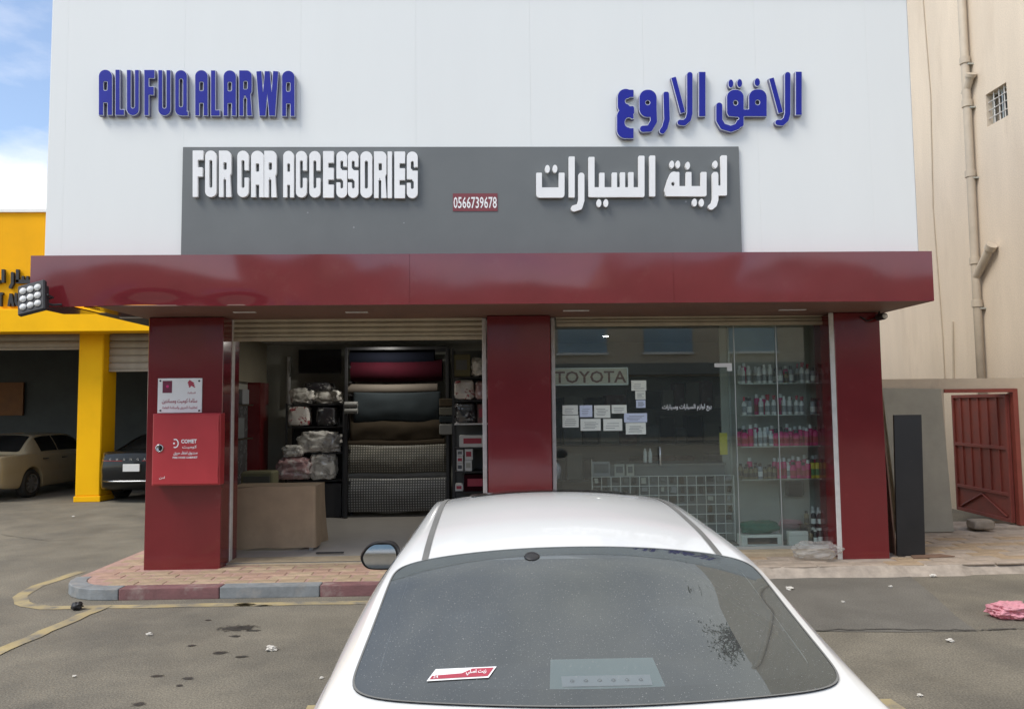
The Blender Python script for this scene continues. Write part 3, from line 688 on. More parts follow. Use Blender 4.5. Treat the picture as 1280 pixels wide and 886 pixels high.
gl_ = [G().box(1012, 90, 1047, 311, 3)] + lamalef(974) + [
    G().box(778, 178, 872, 318, 42).box(800, 230, 872, 318, 4).box(740, 278, 872, 318, 3).ell(824, 246, 10, 11, sub=True)
       .box(668, 180, 757, 330, 40).box(720, 240, 757, 372, 20).line([(632, 262), (632, 335), (650, 366), (690, 378), (722, 366), (738, 340)], 18).box(645, 225, 668, 250, 2, sub=True).ell(714, 248, 10, 11, sub=True).line([(660, 300), (676, 322), (724, 326)], 5, sub=True),
    G().ell(690, 152, 15, 25), G().ell(734, 150, 15, 25), G().ell(822, 145, 16, 24),
    G().box(528, 91, 566, 318, 3)] + lamalef(485, 0) + [
    G().line([(367, 205), (371, 330), (360, 372), (348, 388)], 17).box(340, 180, 400, 190, sub=True),
    G().box(230, 180, 322, 322, 44).line([(303, 270), (305, 340), (285, 376), (252, 378)], 19).ell(275, 247, 10, 10, sub=True),
    G().box(122, 176, 207, 306, 42).box(118, 272, 207, 428, 46).box(165, 268, 210, 306, 4).box(170, 180, 207, 216, 8).box(170, 384, 207, 428, 3).ell(180, 240, 16, 13, sub=True).box(182, 222, 225, 262, 6, sub=True).ell(180, 346, 18, 22, sub=True).box(182, 330, 225, 372, 6, sub=True)]
sg = thing('sign_lettering', 'raised blue Arabic letters on white wall, upper right', 'sign', at(885, 170, YW), group='raised sign words')
signword(sg, gl_, C2, S2, YW, .055, 'blue_face', 'letter_side', rim=3.2)
# dark signboard
board = thing('signboard', 'wide dark grey signboard with white raised letters above red canopy', 'sign', at(576, 318, YW))
P = [at(228.5, 182.5, YW-.035), at(923.5, 184.5, YW-.035), at(928, 318, YW-.035), at(225, 322, YW-.035)]
zt_, zl_ = (P[0].z+P[1].z)/2, ZT+.004
mb = MB(); mb.box(P[0].x, YW-.035, zl_, P[1].x, YW-.002, zt_, .004); build(mb, 'board', 'acp_grey', board)
C3 = (220, 170); S3 = 1280/360
sp = [('F', 82, 128), ('O', 137, 187), ('R', 198, 252), ('C', 279, 329), ('A', 340, 396), ('R', 398, 452), ('A', 482, 529), ('C', 538, 586), ('C', 597, 646), ('E', 658, 705), ('S', 717, 764), ('S', 768, 814), ('O', 823, 875), ('R', 883, 938), ('I', 943, 962), ('E', 973, 1020), ('S', 1028, 1076)]
signword(board, [latin(c, a, b, 72+i*.3, 277+i*.35, .14) for i, (c, a, b) in enumerate(sp)], C3, S3, YW-.035, .05, 'letter_white', 'letter_white')
C4 = (640, 170); S4 = 1280/300
gw = [G().box(1107, 112, 1139, 322, 5).box(1066, 272, 1139, 325, 6).line([(1077, 214), (1078, 345), (1070, 372), (1056, 384)], 16).box(1050, 190, 1100, 200, sub=True),
      G().ell(1077, 160, 13, 20),
      G().box(812, 275, 1031, 329, 9).box(1001, 200, 1031, 320, 4).box(922, 200, 951, 320, 4).line([(858, 222), (846, 250), (832, 296)], 24).box(848, 200, 887, 310, 6).ell(853, 263, 9, 11, sub=True),
      G().ell(847, 160, 12, 20), G().ell(879, 160, 12, 20), G().ell(931, 166, 12, 20), G().ell(967, 362, 13, 21), G().ell(1004, 363, 13, 21),
      G().box(728, 113, 759, 330, 5),
      G().box(405, 281, 702, 333, 8).box(670, 114, 702, 320, 5).box(616, 201, 644, 320, 4).box(572, 202, 599, 320, 4).box(529, 203, 556, 320, 4).box(462, 204, 490, 320, 4).box(405, 120, 437, 320, 4),
      G().ell(460, 365, 13, 21), G().ell(497, 365, 13, 21),
      G().line([(367, 220), (367, 350), (357, 384), (328, 393)], 16.5).box(340, 190, 390, 204, sub=True),
      G().box(300, 118, 332, 335, 4), G().box(128, 282, 278, 336, 18).box(128, 204, 158, 315, 4).box(247, 204, 278, 315, 4), G().ell(187, 184, 13, 21), G().ell(227, 183, 13, 21)]
signword(board, gw, C4, S4, YW-.035, .05, 'letter_white', 'letter_white')
a, b = at(566, 242, YW-.04), at(622, 264, YW-.04)
mb = MB(); mb.box(a.x, YW-.041, b.z, b.x, YW-.0352, a.z); pl = build(mb, 'phone_plate', 'plate_red', board)
text('0566739678', 'phone_number', 'letter_white', (a.x+.008, YW-.041, b.z+.03), width=b.x-a.x-.016, height=.125, parent=pl, off=.002, bold=.012)
# fire cabinet and safety notice on the left column
cb = thing('fire_hose_cabinet', 'red metal fire hose cabinet mounted on left red column', 'cabinet', (-3.5, YC, .9))
a, b = at(190.5, 517, YC-.16), at(274, 606, YC-.16)
mb = MB(); mb.box(a.x, YC-.145, b.z, b.x, YC-.002, a.z, .006); build(mb, 'case', 'cabinet_red', cb)
mb = MB(); mb.box(a.x+.012, YC-.16, b.z+.014, b.x-.012, YC-.146, a.z-.014, .005); dr = build(mb, 'door', 'cabinet_red', cb)
for dz in (.1, .6): 
    mb = MB(); mb.tube([(b.x-.02, YC-.163, b.z+dz), (b.x-.02, YC-.163, b.z+dz+.1)], .007, 8); build(mb, 'hinge', 'cabinet_red', dr)
c = at(199.5, 560, YC-.16); mb = MB(); mb.lathe([(.045, -.003), (.045, -.008), (.036, -.012), (.03, -.006), (.03, -.002)], (c.x, YC-.16, c.z), 20, 'y'); build(mb, 'lock_ring', 'chrome', dr, smooth=True)
mb = MB(); mb.box(c.x-.006, YC-.178, c.z-.024, c.x+.012, YC-.161, c.z+.024, .003); build(mb, 'key_latch', 'black_metal', dr)
def clet(s, u, v, u1, h, bold=.01): p_ = at(u, v, YC-.16); return text(s, 'lettering', 'letter_white', (p_.x, YC-.16, p_.z), width=at(u1, v, YC-.16).x-p_.x, height=h, parent=dr, off=.0025, bold=bold)
clet('COMET', 226.5, 554, 246, .045, .03); clet(arabic('كوميت'), 228, 561, 246, .04, .02); clet(arabic('صندوق اطفاء حريق'), 217, 569, 247, .045, .02); clet('FIRE HOSE CABINET', 216, 573, 247, .022, .02); clet(arabic('امن'), 199, 599, 206, .035)
p_ = at(219, 554, YC-.16); g = G().line([(math.cos(t)*.034, math.sin(t)*.045) for t in np.linspace(-1.9, 1.9, 14)], .006).ell(-.012, 0, .011, .011); xs, ys, D = g.field(.0016)
mb = MB(); mb.loops(contours(xs, ys, D, 0, .0004), lambda x, y: Vector((p_.x+x, YC-.1625, p_.z+y)), None); build(mb, 'emblem', 'letter_white', dr)
nb = thing('safety_notice', 'white notice plate with red writing above the fire cabinet', 'sign', (-3.5, YC, 2))
a, b = at(197.5, 473, YC-.012), at(252, 516, YC-.012)
mb = MB(); mb.box(a.x, YC-.012, b.z+.004, b.x, YC-.002, a.z, .002); pt_ = build(mb, 'plate', 'sign_white', nb)
for u, v in ((200.5, 476), (249, 476), (200.5, 513), (249, 513)):
    c = at(u, v, YC-.012); mb = MB(); mb.lathe([(.011, 0), (.009, -.008), (.002, -.010)], (c.x, YC-.012, c.z), 10, 'y'); build(mb, 'screw', 'black_metal', nb, smooth=True)
a, b = at(204, 476, YC), at(215.5, 491, YC); mb = MB(); mb.box(a.x, YC-.0135, b.z, b.x, YC-.0122, a.z); eb = build(mb, 'emblem_field', 'ink_maroon', nb)
c = at(210, 483, YC); mb = MB(); mb.lathe([(.017, 0), (.0, -.001)], (c.x, YC-.0137, c.z), 6, 'y', cap=False); build(mb, 'emblem', 'bottle_pink', eb)
c = at(239.5, 481, YC); g = G(); 
for k in (-1, 0, 1): g.line([(-.028, .022+k*.022-.012), (-.005, -.014+k*.022), (.028, .012+k*.022)][::1], .0085)
xs, ys, D = g.field(.0018); mb = MB(); mb.loops(contours(xs, ys, D, 0, .0005), lambda x, y: Vector((c.x+x+y*.3, YC-.0135, c.z-y+.01)), None); build(mb, 'emblem', 'ink_red', nb)
def nlet(s, u, v, u1, h, m_='ink_red', bold=.02): p_ = at(u, v, YC-.012); return text(s, 'lettering', m_, (p_.x, YC-.012, p_.z), width=at(u1, v, YC).x-p_.x, height=h, parent=nb, off=.002, bold=bold)
nlet(arabic('سلامة كوميت ومساندين'), 202.5, 505, 247, .062); nlet(arabic('لمقاومة الحريق والسلامة العامة'), 203, 512, 247, .04, bold=.01); nlet(arabic('السلامة'), 234.5, 492, 245, .022)
# floodlight on the left end of the canopy
c = at(41, 373, 7.66)
fl = thing('floodlight', 'black floodlight with nine round lenses at the canopy left end', 'floodlight', c, rot=(R(-14), R(-13), R(-6)))
mb = MB(); mb.box(-.145, -.03, -.165, .145, .02, .165, .012); build(mb, 'housing', 'black_metal', fl, local=True)
mb = MB(); [mb.box(-.12+.03*i, .0205, -.12, -.112+.03*i, .06, .12) for i in range(9)]; build(mb, 'cooling_fin', 'black_metal', fl, local=True)
for i in (-1, 0, 1):
    for j in (-1, 0, 1):
        mb = MB(); mb.lathe([(.036, -.031), (.036, -.036), (.030, -.048), (.018, -.056), (.003, -.059)], (i*.078, 0, j*.088), 14, 'y'); build(mb, 'lens', 'lens', fl, local=True, smooth=True)
mb = MB(); mb.tube([(-.155, .0, 0), (-.158, .08, .0), (0, .085, .0), (.158, .08, 0), (.155, 0, 0)], .010, 8).tube([(.0, .085, 0), (.10, .15, -.04), (.16, .2, -.03)], .012, 8); build(mb, 'bracket', 'black_metal', fl, local=True)
# camera under the canopy at the right column
c = at(1101, 396, YC-.1)
sc = thing('security_camera', 'small black camera under canopy at right column', 'camera', c)
mb = MB(); mb.lathe([(.035, -.09), (.04, -.06), (.04, .06), (.03, .075)], (c.x, c.y, c.z), 14, 'y'); build(mb, 'camera_body', 'black_plastic', sc, smooth=True)
mb = MB(); mb.lathe([(.03, -.091), (.022, -.1), (.004, -.104)], (c.x, c.y, c.z), 14, 'y'); build(mb, 'camera_lens', 'lens', sc, smooth=True)
mb = MB(); mb.tube([(c.x, c.y+.03, c.z+.03), (c.x, c.y+.03, ZB)], .012, 8).tube([(c.x-.01, c.y+.07, c.z), (c.x-.12, c.y+.08, c.z-.04), (c.x-.2, c.y+.09, c.z+.01)], .008, 6); build(mb, 'camera_mount', 'black_plastic', sc, smooth=True)
# padlock hanging on the left rail
c = at(281, 524, YF-.05)
pk = thing('padlock', 'dark padlock and hasp on the white rail by the cabinet', 'padlock', c)
mb = MB(); mb.box(c.x-.04, c.y-.03, c.z-.09, c.x+.03, c.y+.0, c.z, .012); build(mb, 'lock_body', 'black_metal', pk)
mb = MB(); mb.tube([(c.x-.03, c.y-.015, c.z-.01), (c.x-.03, c.y-.015, c.z+.06), (c.x-.005, c.y-.015, c.z+.085), (c.x+.02, c.y-.015, c.z+.06), (c.x+.02, c.y-.015, c.z-.01)], .009, 8); build(mb, 'shackle', 'chrome', pk, smooth=True)

# ================================================================ inside the left bay
def blob(c, sx, sy, sz, seed, nu=26, nv=16, e=.55, amp=.14, fr=2.2, knot=False, cre=0):
    mb = MB(); cz = c[2]+sz/2
    def sp_(v, p): return math.copysign(abs(v)**p, v)
    def f(u, v):
        t = 2*math.pi*u; q = math.pi*(v-.5); x = sp_(math.cos(q), e)*sp_(math.cos(t), e); y = sp_(math.cos(q), e)*sp_(math.sin(t), e); z = sp_(math.sin(q), e)
        n = Vector((x, y, z)); k = 1+amp*noise.noise(n*fr+Vector((seed*3.1, seed, 0)))+amp*.55*noise.noise(n*fr*3+Vector((seed, 7, seed)))
        if cre: k += cre*(.5-2*abs(noise.noise(n*2.6+Vector((seed, 3, 1)))))+cre*.5*(.5-2*abs(noise.noise(n*6.5+Vector((seed, 1, 9)))))
        if knot and z > .5: k *= 1-.5*(z-.5)
        zz_ = z*k*(1.0 if z > -.2 else 1)
        return Vector((c[0]+x*k*sx/2, c[1]+y*k*sy/2, max(c[2], cz+zz_*sz/2)))
    mb.grid(f, nu, nv); return mb
def bag(u0, v0, u1, v1, Y, mat, label, seed, group='wrapped goods on the black shelf', dep=.3, name='plastic_bag', e=.55, amp=.14):
    a, b = at(u0, v0, Y), at(u1, v1, Y)
    o = build(blob(((a.x+b.x)/2, Y+dep/2, b.z), b.x-a.x, dep, a.z-b.z, seed, nu=56, nv=34, e=e, amp=amp*.8, cre=amp*.75), name, mat, smooth=True); return tag(o, label, 'bag', group)
YS = 12.55
# black shelf with bags
bs = thing('shelf_unit', 'black metal shelf stacked with wrapped bags, left of carpet rolls', 'shelf', at(392, 640, YS+.2))
a, b = at(357, 505, YS), at(430, 641, YS)
SHZ = [at(392, v, YS).z for v in (505, 533, 566, 600)]
for xq in (a.x, b.x-.03):
    for yq in (YS, YS+.42): 
        mb = MB(); mb.box(xq, yq, FZ, xq+.03, yq+.03, SHZ[0]+.02); build(mb, 'post', 'black_metal', bs)
for z in SHZ: 
    mb = MB(); mb.box(a.x+.031, YS+.002, z-.02, b.x-.031, YS+.448, z-.003); build(mb, 'shelf_board', 'black_metal', bs)
mb = MB(); mb.box(a.x+.031, YS+.45, FZ, b.x-.031, YS+.46, SHZ[0]); build(mb, 'back_panel', 'black_metal', bs)
mb = MB(); mb.box(a.x+.04, YS+.01, FZ, b.x-.04, YS+.40, SHZ[3]-.05, .01); build(mb, 'lower_cabinet', 'black_metal', bs)
bag(359, 507, 386, 532.5, YS, 'bag_print', 'clear bag with red print, upper left on the black shelf', 1, e=.35, amp=.07)
bag(395, 508, 421, 532.5, YS, 'bag_dark', 'dark printed bag, upper right on the black shelf', 2, e=.35, amp=.07)
bag(372, 540, 424, 565.5, YS-.05, 'bag_clear', 'large crumpled clear bag in middle of the black shelf', 3, amp=.22)
bag(352, 557, 376, 571, YS-.12, 'bag_clear', 'small clear bag sticking out left of the black shelf', 4, amp=.22)
bag(344, 573, 386, 599.5, YS-.15, 'bag_pink', 'pinkish crumpled bag, lowest left on the black shelf', 5, amp=.2, dep=.4)
bag(386, 567, 419, 599.5, YS-.05, 'bag_clear', 'rounded clear bag, lowest right on the black shelf', 6, amp=.16)
bag(362, 485, 392, 504.5, YS+.05, 'bag_clear', 'pale wrapped bundle on top of the black shelf, left', 7, amp=.2)
bag(392, 488, 428, 504.5, YS+.08, 'bag_clear', 'pale wrapped bundle on top of the black shelf, right', 8, amp=.2)
bag(378, 478, 416, 489, YS+.05, 'bag_dark', 'flat black pouch lying on the wrapped bundles', 9, amp=.1)
# television on the back wall
a, b = at(373, 437, 13.3), at(426, 466, 13.3)
tv = thing('television', 'black wall television above the shelf with wrapped bags', 'television', ((a.x+b.x)/2, 13.4, b.z))
mb = MB(); mb.box(a.x, 13.3, b.z, b.x, 13.36, a.z, .008); build(mb, 'casing', 'black_plastic', tv)
mb = MB(); mb.box(a.x+.012, 13.297, b.z+.02, b.x-.012, 13.2995, a.z-.012); build(mb, 'screen', 'tv', tv)
mb = MB(); mb.box((a.x+b.x)/2-.1, 13.362, b.z+.1, (a.x+b.x)/2+.1, 13.598, b.z+.3); build(mb, 'mount', 'black_metal', tv)
# carpet roll rack
YR = 12.45
a, b = at(431, 434, YR), at(562, 641, YR)
rk = thing('roll_rack', 'tall black frame rack holding carpet and mat rolls', 'rack', ((a.x+b.x)/2, YR+.3, FZ))
for xq in (a.x, b.x-.05):
    for yq in (YR-.02, YR+.5):
        mb = MB(); mb.box(xq, yq, FZ, xq+.05, yq+.05, a.z, .004); build(mb, 'post', 'black_metal', rk)
mb = MB(); mb.box(a.x+.051, YR-.018, a.z-.05, b.x-.051, YR+.028, a.z-.001, .004); build(mb, 'top_bar', 'black_metal', rk)
mb = MB(); mb.box(a.x+.051, YR+.502, a.z-.05, b.x-.051, YR+.548, a.z-.001, .004); build(mb, 'top_bar', 'black_metal', rk)
rolls = [(447, 10, 438, 543, 'roll_navy', 'black carpet roll, topmost in the rack'), (463, 12.5, 440, 553, 'roll_maroon', 'dark maroon carpet roll, second from top of the rack'),
         (486, 6.0, 433, 547, 'roll_beige', 'thin beige roll under the maroon carpet roll'), (553, 6.5, 436, 556, 'roll_brown', 'thin brown roll in the middle of the rack'),
         (593, 6.5, 435, 560, 'roll_grey', 'thin pale grey roll low in the rack')]
def hang(u0, u1, v0, v1, yo, m_, lb, k):
    a_, b_ = at(u0, v0, YR+yo), at(u1, v1, YR+yo); nu, nv = 30, 14; mb = MB(); hh = a_.z-b_.z
    mb.grid(lambda u, v: Vector((a_.x+(b_.x-a_.x)*u, YR+yo-.05*math.sin(math.pi*v)*(1+.3*noise.noise((u*3, k, v*2)))+.015*noise.noise((u*6, v*3, k)), b_.z+hh*v-.012*(1-v)*math.sin(3*math.pi*u+k)-.02*v*math.sin(math.pi*u))), nu, nv)
    o = build(mb, 'hanging_mat', m_, smooth=True); uv = o.data.uv_layers.new(name='UVMap')
    for lp in o.data.loops: p = o.data.vertices[lp.vertex_index].co; uv.data[lp.index].uv = (p.x, p.z)
    sm = o.modifiers.new('t', 'SOLIDIFY'); sm.thickness = .006; tag(o, lb, 'mat', 'mats hanging in the rack')
hang(442, 551, 490, 526, .10, 'roll_slate', 'slate mat hanging below the thin beige roll', 1)
hang(438, 553, 516, 550, .14, 'roll_brown', 'brown mat hanging below the slate mat', 2)
hang(436, 558, 556, 590, .10, 'mat_stud_beige', 'pale studded mat hanging in the middle of the rack', 3)
hang(435, 561, 597, 639, .10, 'mat_stud_grey', 'grey studded mat hanging lowest in the rack', 4)
for v, r_, u0, u1, m_, lb in rolls:
    c0, c1 = at(u0, v, YR+.2), at(u1, v, YR+.2); rr = r_/950*(YR+.2)*1.09; n = 40; mb = MB(); ns = 14; ring = []
    for i in range(ns+1):
        x = c0.x+(c1.x-c0.x)*i/ns
        for k in range(n+1):
            t = 2*math.pi*k/n; q = rr*(1+.05*noise.noise((x*1.6, v, math.cos(t)*1.5)))+ (.012 if k > n*.75 else 0)*(k/n)
            mb.v.append(Vector((x, YR+.22+q*math.cos(t), c0.z+q*math.sin(t)-.012*math.sin(math.pi*i/ns))))
    W = n+1
    for i in range(ns):
        for k in range(n): mb.f.append((i*W+k, i*W+k+1, (i+1)*W+k+1, (i+1)*W+k))
    mb.f += [tuple(range(n)), tuple(range(ns*W, ns*W+n))]
    o = build(mb, 'carpet_roll', m_, smooth=False)
    uv = o.data.uv_layers.new(name='UVMap'); 
    for lp in o.data.loops:
        vi = lp.vertex_index; i, k = divmod(vi, W); uv.data[lp.index].uv = ((c1.x-c0.x)*i/ns + (k % 2)*0, 2*math.pi*rr*k/n)
    tag(o, lb, 'carpet roll', 'rolls on the rack')
    mb = MB()
    for xq in (a.x+.01, b.x-.04): mb.box(xq+.051 if xq < 0 and xq == a.x+.01 else xq-.03, YR+.03, c0.z-rr-.03, (xq+.081) if xq == a.x+.01 else xq, YR+.5, c0.z-rr-.004)
    build(mb, 'roll_support', 'black_metal', rk)
for i, (v0, v1) in enumerate(((502, 509), (510, 517))):
    p, q = at(431, v0, YR-.12), at(447, v1, YR-.12); mb = MB(); mb.tube([(p.x, YR-.12, (p.z+q.z)/2), (q.x, YR-.12, (p.z+q.z)/2)], (p.z-q.z)/2, 16)
    tag(build(mb, 'vinyl_roll', 'roll_grey', smooth=False), ('upper' if i == 0 else 'lower')+' of two short pale rolls at left rack post', 'roll', 'short pale rolls')
# right side shelf of the left bay
YQ = 11.3
a, b = at(566, 440, YQ), at(640, 615, YQ)
rs = thing('shelf_unit', 'dark shelf with boxes beside the middle red column', 'shelf', ((a.x+b.x)/2, YQ, FZ))
RZ = [at(590, v, YQ).z for v in (471, 500, 529, 559, 589, 614, 640)]
for xq in (a.x, b.x):
    for yq in (YQ, YQ+.4):
        mb = MB(); mb.box(xq-.015, yq, FZ, xq+.015, yq+.03, a.z+.05); build(mb, 'post', 'black_metal', rs)
mb = MB(); mb.box(a.x-.012, YQ+.432, FZ, b.x+.012, YQ+.44, a.z+.05); build(mb, 'back_panel', 'inner_dark', rs)
for k, z in enumerate(RZ): 
    mb = MB(); mb.box(a.x+.016, YQ+.001, z-.02, b.x-.016, YQ+.43, z-.002); build(mb, 'shelf_board', 'letter_white' if k == 2 else 'black_metal', rs)
def crate(u0, v0, u1, v1, Y, mat, label, group, dep=.2, name='box', cat='box', b=.006):
    p, q = at(u0, v0, Y), at(u1, v1, Y); t = thing(name, label, cat, ((p.x+q.x)/2, Y+dep/2, q.z), group=group)
    mb = MB(); mb.box(p.x, Y, q.z, q.x, Y+dep, p.z, b); build(mb, 'carton', mat, t)
    mb = MB(); mb.box(p.x+(q.x-p.x)*.15, Y-.003, q.z+(p.z-q.z)*.3, q.x-(q.x-p.x)*.2, Y-.0005, p.z-(p.z-q.z)*.25); build(mb, 'print', random.choice(['ink', 'ink_red', 'inner_dark', 'inner_wall']), t); return t
gp = 'goods on the shelf by the middle column'
crate(567, 443, 588, 470.5, YQ+.02, 'olive', 'olive box, upper left on the shelf by middle column', gp)
bag(589, 447, 609, 470.5, YQ, 'bag_clear', 'crumpled clear bag, upper right on the shelf by middle column', 11, gp, amp=.2)
bag(568, 475, 593, 499.5, YQ, 'bag_print', 'red printed bag, second row of the shelf by middle column', 12, gp, e=.35, amp=.08)
bag(594, 476, 612, 499.5, YQ, 'bag_pink', 'pink wrapped bag, second row of the shelf by middle column', 13, gp, e=.4, amp=.1)
bag(568, 503, 595, 528.5, YQ, 'bag_dark', 'dark printed bag, third row of the shelf by middle column', 14, gp, e=.35, amp=.08)
crate(597, 505, 609, 528.5, YQ, 'kerb_red', 'red box, third row of the shelf by middle column', gp)
crate(574, 544, 609, 558.5, YQ, 'carton_white', 'long white box, fourth row of the shelf by middle column', gp)
k = 0
wz = [('upper left', 571, 562, 579, 570), ('lower left', 571, 579, 579, 588.5), ('middle left', 571, 570.5, 579, 578.5), ('upper right', 581, 561, 591, 574.5), ('lower right', 581, 575, 590, 588.5)]
for nm, u0, v0, u1, v1 in wz: crate(u0, v0, u1, v1, YQ+.01, 'carton_white', nm+' of the small white boxes by middle column', 'small white boxes', .12, b=.003)
crate(580, 593, 609, 613.5, YQ, 'roll_maroon', 'maroon carton, low on the shelf by middle column', gp)
crate(569, 605, 579, 613.5, YQ, 'carton_white', 'small white carton beside the maroon carton', gp)
for i, (v0, v1) in enumerate(((498, 508), (509, 519), (520, 528), (530, 543))):
    p, q = at(549, v0, YR-.13), at(566, v1, YR-.13); mb = MB(); mb.box(p.x, YR-.13, q.z, q.x, YR-.03, p.z, .012)
    tag(build(mb, 'folded_mat', ('roll_brown', 'roll_olive', 'roll_slate', 'roll_grey')[i]), ('topmost', 'second', 'third', 'lowest, pale')[i]+' of the folded mats at right rack post', 'mat', 'folded mats')
# table with brown cloth
YT = 9.72
a, b = at(288, 609, YT), at(400, 687, YT)
tb = thing('covered_table', 'table covered with brown cloth just inside the left shop door', 'table', ((a.x+b.x)/2, YT+.3, FZ))
x0, x1, y0, y1, zt2 = a.x-.02, b.x-.06, YT, YT+.52, a.z
mb = MB(); mb.box(x0+.02, y0+.03, zt2-.03, x1-.02, y1-.03, zt2-.012); build(mb, 'table_top', 'ply', tb)
for xq in (x0+.04, x1-.09):
    for yq in (y0+.05, y1-.09): mb = MB(); mb.box(xq, yq, FZ, xq+.05, yq+.05, zt2-.03); build(mb, 'leg', 'frame_white', tb)
mb = MB()
def clf(u, v):                         # skirt running round the table with soft folds
    per = [(x1, y1), (x1, y0), (x0, y0), (x0, y1)]; s = u*3; i = min(int(s), 2); t = s-i; p = Vector(per[i]).lerp(Vector(per[i+1]), t)
    nrm = Vector(((1, 0), (0, -1), (-1, 0))[i]); d = (1-v); fold = (.010*math.sin(u*34+1.3*math.sin(u*11))+.012*noise.noise((u*9, v*2, 1)))*d**1.2
    fl_ = .05*d*d*(abs(t-.5)*2)**6
    z = FZ+.035+.02*noise.noise((u*7, 3, 1))+(zt2-FZ-.035)*v
    return Vector((p.x+nrm.x*(fold+fl_+.006*d), p.y+nrm.y*(fold+fl_+.006*d), z + (.0 if v < 1 else 0)))
mb.grid(clf, 90, 14)
def ctop(u, v): return Vector((x0+(x1-x0)*u, y0+(y1-y0)*v, zt2+.008*noise.noise((u*5, v*4, 2))*4*u*(1-u)*4*v*(1-v)))
mb.grid(ctop, 12, 6); build(mb, 'table_cloth', 'cloth_brown', tb, smooth=True)
# left side of the bay: header, door jamb, chair back, shelf with boxes
p, q = at(304, 430, 11.2), at(356, 473, 13.2)
part('header', 'header', (-3.958, 10.6, 2.33, -3.86, 13.2, 3.018))
part('door_jamb', 'acp_red_col', (-3.958, 12.5, FZ, -3.75, 12.95, 2.33))
mb = MB(); pp = at(357, 480, 13.3); mb.tube([(pp.x, 13.5, at(357, 446, 13.5).z), (pp.x, 13.5, at(357, 506, 13.5).z)], .035, 10); build(mb, 'pipe', 'letter_white', shop, smooth=True)
part('mirror_panel', 'win_dark', (-3.957, 11.75, FZ+.4, -3.945, 12.48, 2.0))
sh2 = thing('wall_shelf', 'narrow shelf with boxes on the left wall inside the shop', 'shelf', (-3.75, 11.2, 1.5))
for z in (1.45, 1.95): mb = MB(); mb.box(-3.956, 10.7, z, -3.62, 11.72, z+.02); build(mb, 'shelf_board', 'roll_brown', sh2)
def wbox(x, y, z, sx, sy, sz, mat, label): mb = MB(); mb.box(x, y, z, x+sx, y+sy, z+sz, .006); t = thing('box', label, 'box', (x+sx/2, y+sy/2, z), group='boxes on the left wall shelf'); build(mb, 'carton', mat, t); m2 = MB(); m2.box(x+sx*.2, y-.003, z+sz*.3, x+sx*.8, y-.0005, z+sz*.7); build(m2, 'print', 'ink_red', t)
wbox(-3.93, 11.3, 1.972, .28, .3, .22, 'bottle_grey', 'grey box on upper left wall shelf, at the back'); wbox(-3.93, 10.8, 1.972, .25, .35, .3, 'roll_beige', 'beige box on upper left wall shelf, at the front'); wbox(-3.93, 11.0, 1.472, .28, .4, .3, 'inner_dark', 'dark box on lower left wall shelf')
a, b = at(301, 590, 11.1), at(340, 612, 11.1)
ch = thing('cabinet', 'olive low cabinet behind the brown covered table', 'cabinet', ((a.x+b.x)/2, 11.3, FZ))
mb = MB(); mb.box(a.x, 11.1, FZ, b.x, 11.45, a.z, .02); build(mb, 'cabinet_body', 'olive', ch)
mb = MB(); mb.box(a.x+.03, 11.085, FZ+.08, b.x-.03, 11.0985, a.z-.06, .006); build(mb, 'cabinet_front', 'roll_olive', ch)
# lit ceiling lamp
c = at(475, 428.5, 12.0); c.z = 3.0
lm = thing('ceiling_lamp', 'small lit round ceiling lamp inside the left bay', 'lamp', c)
mb = MB(); mb.lathe([(.07, .018), (.075, 0), (.05, -.004)], c, 16); build(mb, 'lamp_ring', 'letter_white', lm, smooth=True)
mb = MB(); mb.lathe([(.048, -.003), (.03, -.012), (.002, -.014)], c, 16); build(mb, 'lamp_glass', M('lamp_lit', (1, .97, .9), .5, var=.01, emit=14), lm, smooth=True)
def bulb(c, name, e):
    ld = bpy.data.lights.new(name, 'AREA'); ld.shape = 'DISK'; ld.size = .1; ld.energy = e; ld.color = (1, .96, .88); lo = bpy.data.objects.new(name, ld); COL.objects.link(lo); lo.location = c-Vector((0, 0, .03)); return lo
bulb(c, 'lamp_light', 12)
c2 = at(757, 418, 12.0); c2.z = 3.0
lm2 = copytree(lm, c2, 'small lit round ceiling lamp inside the right bay')

# ================================================================ behind the right glass
part('divider_wall', 'inner_dark', (mx0+.25, YF+.9, FZ, mx0+.35, 13.6, 3.018))
# stickers and papers on the glass (inside face)
a, b = at(695, 460, GY+.03), at(785, 481, GY+.03)
ty = thing('name_board', 'beige board reading TOYOTA behind the shop window', 'sign', ((a.x+b.x)/2, GY+.03, b.z))
mb = MB(); mb.box(a.x-.06, GY+.03, b.z, b.x, GY+.05, a.z, .003); build(mb, 'board', M('board_beige', (.72, .64, .54), .6, var=.06), ty)
mb = MB(); mb.box(a.x-.06, GY+.022, b.z, b.x+.004, GY+.0298, b.z+.012).box(a.x-.06, GY+.022, a.z-.012, b.x+.004, GY+.0298, a.z).box(b.x-.008, GY+.022, b.z+.013, b.x+.004, GY+.0298, a.z-.013); build(mb, 'border', 'letter_white', ty)
text('TOYOTA', 'lettering', M('ink_brown', (.24, .12, .11), .6, var=.08), (a.x-.02, GY+.03, b.z+.028), width=b.x-a.x-.0, height=.145, parent=ty, off=.002, bold=.015)
